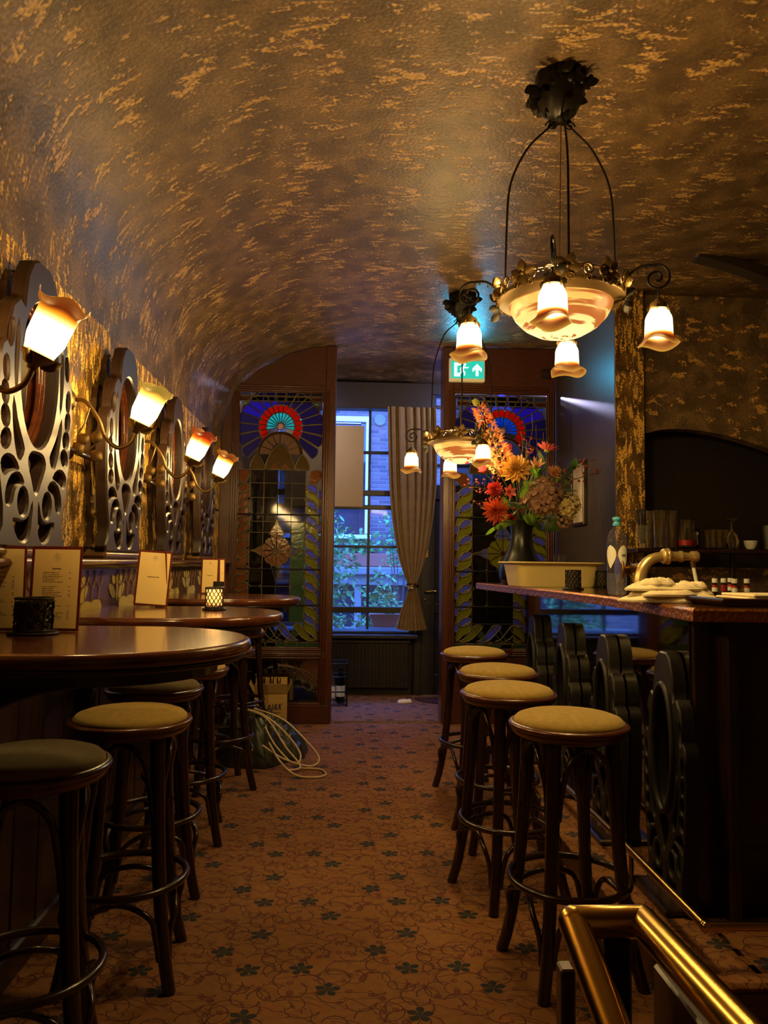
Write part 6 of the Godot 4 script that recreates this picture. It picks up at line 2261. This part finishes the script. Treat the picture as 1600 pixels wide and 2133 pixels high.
	# foliage stems, each leaf a part
	for q in [["leafy stem at the right of the bouquet by the print", Vector3(1.5, 1.94, -4.95), 7, 0.11], ["leafy stem hanging low at the left of the vase", Vector3(0.95, 1.53, -4.88), 7, 0.1], ["leafy stem between the yellow dahlia and the mauve hydrangea", Vector3(1.18, 1.8, -4.87), 7, 0.11], ["broad-leaved stem hanging right of the vase neck", Vector3(1.33, 1.52, -5.0), 5, 0.15], ["leafy stem behind the red dahlias", Vector3(1.04, 1.7, -4.9), 8, 0.1], ["leafy stem under the gerbera", Vector3(1.32, 1.95, -5.03), 6, 0.12], ["narrow-leaved stem fanning right above the cream hydrangea", Vector3(1.42, 1.82, -4.92), 12, 0.12]]:
		t = thing("leafy_stem", q[0], "foliage", Vector3.ZERO, 0.0, "foliage stems in the vase")
		var c := stalk(t, [mouth, mouth.lerp(q[1], 0.5) + Vector3(0, 0.06, 0.01), q[1]], 0.003)
		for k in int(q[2]):
			mb = MB.new()
			var p: Vector3 = c[clampi(int(c.size() * (0.55 + 0.45 * k / q[2])), 0, c.size() - 1)]
			leaf(mb, aim(p, Vector3(rng.randf_range(-1, 1), rng.randf_range(-0.5, 0.7), rng.randf_range(0.0, 0.9)), rng.randf() * TAU), q[3] * rng.randf_range(0.8, 1.15), q[3] * (0.48 if q[2] < 12 else 0.12), 0.25, 0.2, 6)
			part(t, "leaf", mb, lm)


func floor_things() -> void:
	# cardboard box with bottles
	var t := thing("cardboard_box", "open cardboard box with bold AJAX print before the leaded screen", "box", Vector3(-0.565, 0, -6.13), 0.08)
	var mb := MB.new()
	for s in [[0, 0.145, 0.11, 0.25, 0.29, 0.006], [0, 0.145, -0.11, 0.25, 0.29, 0.006], [-0.122, 0.145, 0, 0.006, 0.29, 0.215], [0.122, 0.145, 0, 0.006, 0.29, 0.215], [0, 0.004, 0, 0.24, 0.006, 0.21]]:
		mb.box(Vector3(s[0], s[1], s[2]), Vector3(s[3], s[4], s[5]), 0.001)
	part(t, "carton", mb, M.card)
	for s in [[Vector3(0, 0.33, 0.135), Vector3(0.25, 0.09, 0.004), Basis(Vector3.RIGHT, 0.45)], [Vector3(0.14, 0.33, 0), Vector3(0.004, 0.09, 0.21), Basis(Vector3.BACK, -0.35)], [Vector3(0, 0.335, -0.12), Vector3(0.25, 0.09, 0.004), Basis(Vector3.RIGHT, -0.2)], [Vector3(-0.145, 0.325, 0), Vector3(0.004, 0.09, 0.21), Basis(Vector3.BACK, 0.5)]]:
		mb = MB.new()
		mb.box(s[0], s[1], 0.001, s[2])
		part(t, "flap", mb, M.card)
	var ink := mat("ink_blue", Color(0.06, 0.05, 0.13), 0.7)
	for q in [["AJAX", 0.00165, Vector3(0.028, 0.185, 0.1145), 0.2], ["AJAX", 0.0007, Vector3(-0.1, 0.185, 0.1145), 0.0]]:
		var tm := TextMesh.new()
		tm.text = q[0]
		tm.font = font(true)
		tm.font_size = 30
		tm.pixel_size = q[1]
		tm.depth = 0.001
		var o := part(t, "lettering", tm, ink, "dark slanted lettering")
		o.transform = Transform3D(Basis(Vector3(1, 0.1, 0), Vector3(q[3], 1.25, 0), Vector3.BACK), q[2])
	mb = MB.new()
	for s in [[0.035, 0.145, 0.08, 0.003], [0.03, 0.135, 0.05, 0.002], [0.025, 0.128, 0.05, 0.002], [0.09, 0.02, 0.05, 0.003], [0.066, 0.04, 0.003, 0.04], [0.114, 0.04, 0.003, 0.04], [0.09, 0.06, 0.05, 0.003]]:
		mb.box(Vector3(s[0], s[1], 0.1142), Vector3(s[2], s[3], 0.001))
	part(t, "printed_lines", mb, ink)
	for q in [[-0.06, 0.03, "dark green wine bottle at the left in the cardboard box", "green_glass"], [0.0, -0.03, "brown glass bottle in the middle of the cardboard box", "brown_glass"], [0.06, 0.03, "brown glass bottle at the right in the cardboard box", "brown_glass"]]:
		var b := thing("glass_bottle", q[2], "bottle", Vector3(-0.565 + q[0], 0.008, -6.13 + q[1]), 0.0, "bottles in the cardboard box")
		mb = MB.new()
		mb.lathe([Vector2(0, 0), Vector2(0.036, 0), Vector2(0.038, 0.006), Vector2(0.038, 0.22), Vector2(0.016, 0.29), Vector2(0.014, 0.37), Vector2(0.016, 0.372), Vector2(0.016, 0.385), Vector2(0, 0.385)], 18)
		part(b, "body", mb, M[q[3]])
		mb = MB.new()
		mb.lathe([Vector2(0.0165, 0.33), Vector2(0.0165, 0.387), Vector2(0, 0.388)], 14)
		part(b, "foil", mb, M.old_brass if q[3] == "brown_glass" else M.black)
	# bag and flex
	var bag := mat("tarpaulin", Color(0.13, 0.135, 0.09), 0.42)
	var bm := cloth(0.62, 0.66, 0.24, 21, 1.5, 0.45)
	solo("tool_bag", bm, bag, "slumped dark grey-green bag on the carpet beside the cardboard box", "bag", Vector3(-0.56, 0, -5.3), 0.15)
	var cream := mat("flex_cream", Color(0.72, 0.62, 0.45), 0.5)
	t = thing("power_cable", "cream cable looped over the dark bag with one loop on the carpet", "cable")
	var loops := [
		[[-0.72, 0.3, -5.35], [-0.55, 0.3, -5.2], [-0.38, 0.2, -5.1], [-0.27, 0.08, -5.02], [-0.3, 0.035, -4.93], [-0.42, 0.14, -4.96], [-0.5, 0.24, -5.05]],
		[[-0.68, 0.31, -5.3], [-0.5, 0.28, -5.12], [-0.36, 0.13, -4.98], [-0.26, 0.03, -4.9], [-0.34, 0.02, -4.85]],
		[[-0.6, 0.31, -5.3], [-0.4, 0.26, -5.2], [-0.24, 0.14, -5.12], [-0.15, 0.05, -5.03], [-0.2, 0.02, -4.95], [-0.36, 0.08, -4.88], [-0.5, 0.16, -4.9]],
		[[-0.46, 0.17, -4.92], [-0.38, 0.08, -4.82], [-0.28, 0.015, -4.76], [-0.16, 0.008, -4.74], [-0.1, 0.008, -4.8], [-0.14, 0.008, -4.92], [-0.26, 0.012, -4.93]]]
	for l in loops:
		var p := []
		for q in l:
			p.append(Vector3(q[0], q[1], q[2]))
		mb = MB.new()
		mb.tube(curve(p, 8), 0.0065, 8)
		part(t, "loop", mb, cream)
	# bottle crate in the lobby
	t = thing("bottle_crate", "black wire crate of bottles in the lobby beside the radiator", "crate", Vector3(-0.14, 0, -7.2))
	mb = MB.new()
	for x in [-0.17, 0.17]:
		for z in [-0.13, 0.13]:
			mb.tube([Vector3(x, 0, z), Vector3(x, 0.385, z)], 0.008, 6)
	for yy in [0.015, 0.13, 0.26, 0.38]:
		mb.tube([Vector3(-0.17, yy, -0.13), Vector3(0.17, yy, -0.13), Vector3(0.17, yy, 0.13), Vector3(-0.17, yy, 0.13)], 0.007, 6, true)
	for k in 6:
		var x := -0.15 + 0.06 * k
		mb.tube([Vector3(x, 0.01, -0.13), Vector3(x, 0.01, 0.13)], 0.004, 4)
	part(t, "frame", mb, M.black)
	for q in [[-0.1, 0, "clear bottle with a white label at the left of the wire crate"], [0.02, 0.04, "clear bottle with a white label in the middle of the wire crate"], [0.11, -0.03, "dark bottle at the right of the wire crate"]]:
		var b := thing("crate_bottle", q[2], "bottle", Vector3(-0.14 + q[0], 0.016, -7.2 + q[1]), 0.0, "bottles in the wire crate")
		mb = MB.new()
		mb.lathe([Vector2(0, 0), Vector2(0.04, 0), Vector2(0.042, 0.006), Vector2(0.042, 0.19), Vector2(0.018, 0.26), Vector2(0.015, 0.31), Vector2(0, 0.312)], 18)
		part(b, "body", mb, M.clear_glass if q[0] < 0.1 else M.green_glass)
		mb = MB.new()
		mb.lathe([Vector2(0.0425, 0.05), Vector2(0.0427, 0.06), Vector2(0.0427, 0.15)], 18)
		part(b, "label_band", mb, M.white_plastic)
	mb = cloth(0.14, 0.06, 0.022, 33)
	solo("paper_scrap", mb, M.paper, "small crumpled paper scrap on the lobby carpet before the radiator", "paper", Vector3(0.57, 0, -7.28), 0.2)
	mb = MB.new()
	var half := PackedVector2Array()
	for k in 17:
		half.append(Vector2(cos(PI * k / 16.0) * 0.4, -sin(PI * k / 16.0) * 0.34))
	mb.slab(half, 0.012, Transform3D(Basis(Vector3.RIGHT, Vector3(0, 0, -1), Vector3.UP), Vector3.ZERO), [], 0.004)
	solo("door_mat", mb, mat("mat_red", Color(0.2, 0.07, 0.05), 0.95), "dark red half-round mat inside the street door", "mat", Vector3(1.08, 0.001, -7.5))
	# radiator
	t = thing("radiator", "brown ribbed radiator under the street window", "radiator", Vector3(-0.02, 0, FRONT_Z + 0.07))
	mb = MB.new()
	mb.box(Vector3(0, 0.3, 0), Vector3(1.32, 0.44, 0.03), 0.006)
	mb.box(Vector3(0, 0.53, 0), Vector3(1.34, 0.03, 0.08), 0.006)
	part(t, "panel", mb, M.front_paint)
	mb = MB.new()
	for k in 38:
		mb.box(Vector3(-0.64 + k * 0.0346, 0.3, 0.02), Vector3(0.017, 0.4, 0.014), 0.005)
	part(t, "ribs", mb, M.front_paint)
	# curtain: a pleated sheet gathered at the tie
	t = thing("curtain", "heavy tan curtain tied back at the right of the street window", "curtain")
	var rows := []
	var lv := [[2.83, 0.385, 0.87], [2.5, 0.395, 0.88], [2.1, 0.41, 0.88], [1.75, 0.44, 0.85], [1.45, 0.49, 0.8], [1.25, 0.545, 0.745], [1.13, 0.59, 0.7], [1.085, 0.605, 0.685]]
	var low := [[1.085, 0.605, 0.685], [1.04, 0.6, 0.695], [0.95, 0.575, 0.72], [0.82, 0.53, 0.755], [0.7, 0.5, 0.79], [0.67, 0.495, 0.8]]
	for set_ in [lv, low]:
		rows = []
		for l in set_:
			var row := PackedVector3Array()
			for k in 91:
				var f := k / 90.0
				var w: float = l[2] - l[1]
				row.append(Vector3(l[1] + w * f + 0.006 * sin(f * 61), l[0] - 0.03 * (1.0 if set_ == low and l[0] < 0.7 else 0.0) * sin(f * PI) * 0.6, -7.44 + (0.008 + 0.022 * w) * sin(f * TAU * 7 + 1.6 * sin(f * 8) + 0.5 * l[0]) + 0.01 * sin(f * 7)))
			rows.append(row)
		mb = MB.new()
		var dense := []
		for i in rows.size() - 1:
			for s in 4:
				var row := PackedVector3Array()
				for k in 91:
					row.append((rows[i][k] as Vector3).cubic_interpolate(rows[i + 1][k], rows[maxi(i - 1, 0)][k], rows[mini(i + 2, rows.size() - 1)][k], s / 4.0))
				dense.append(row)
		dense.append(rows[rows.size() - 1])
		mb.grid(dense)
		# the lining, a little behind
		var b2 := []
		for row in dense:
			var q := PackedVector3Array()
			for p in row:
				q.append(p + Vector3(0, 0, -0.006))
			q.reverse()
			b2.append(q)
		mb.grid(b2)
		part(t, "drape" if set_ == lv else "skirt", mb, M.curtain_cloth)
	mb = MB.new()
	var band := []
	for k in 28:
		var a := TAU * k / 28
		band.append(Vector3(0.645 + cos(a) * 0.058, 1.085 + 0.012 * sin(a * 2), -7.44 + sin(a) * 0.045))
	mb.tube(band, 0.013, 8, true)
	for k in 8:
		leaf(mb, aim(Vector3(0.635 + rng.randf_range(-0.03, 0.03), 1.085, -7.392), Vector3(rng.randf_range(-1, 1), rng.randf_range(-1, 1), 0.3)), 0.04, 0.03)
	part(t, "tie_back", mb, M.bronze)
	# the board in the window
	mb = MB.new()
	frame_box(mb, -0.62, 0.165, 1.86, 2.68, FRONT_Z - 0.014, FRONT_Z - 0.002, 0.002)
	var bd := solo("window_board", mb, M.board, "plain beige board hung inside the upper left of the window", "board")
	mb = MB.new()
	mb.box(Vector3(0.11, 2.3, FRONT_Z - 0.001), Vector3(0.022, 0.022, 0.002), 0, Basis(Vector3.BACK, 0.9))
	part(bd, "sticker", mb, M.card)
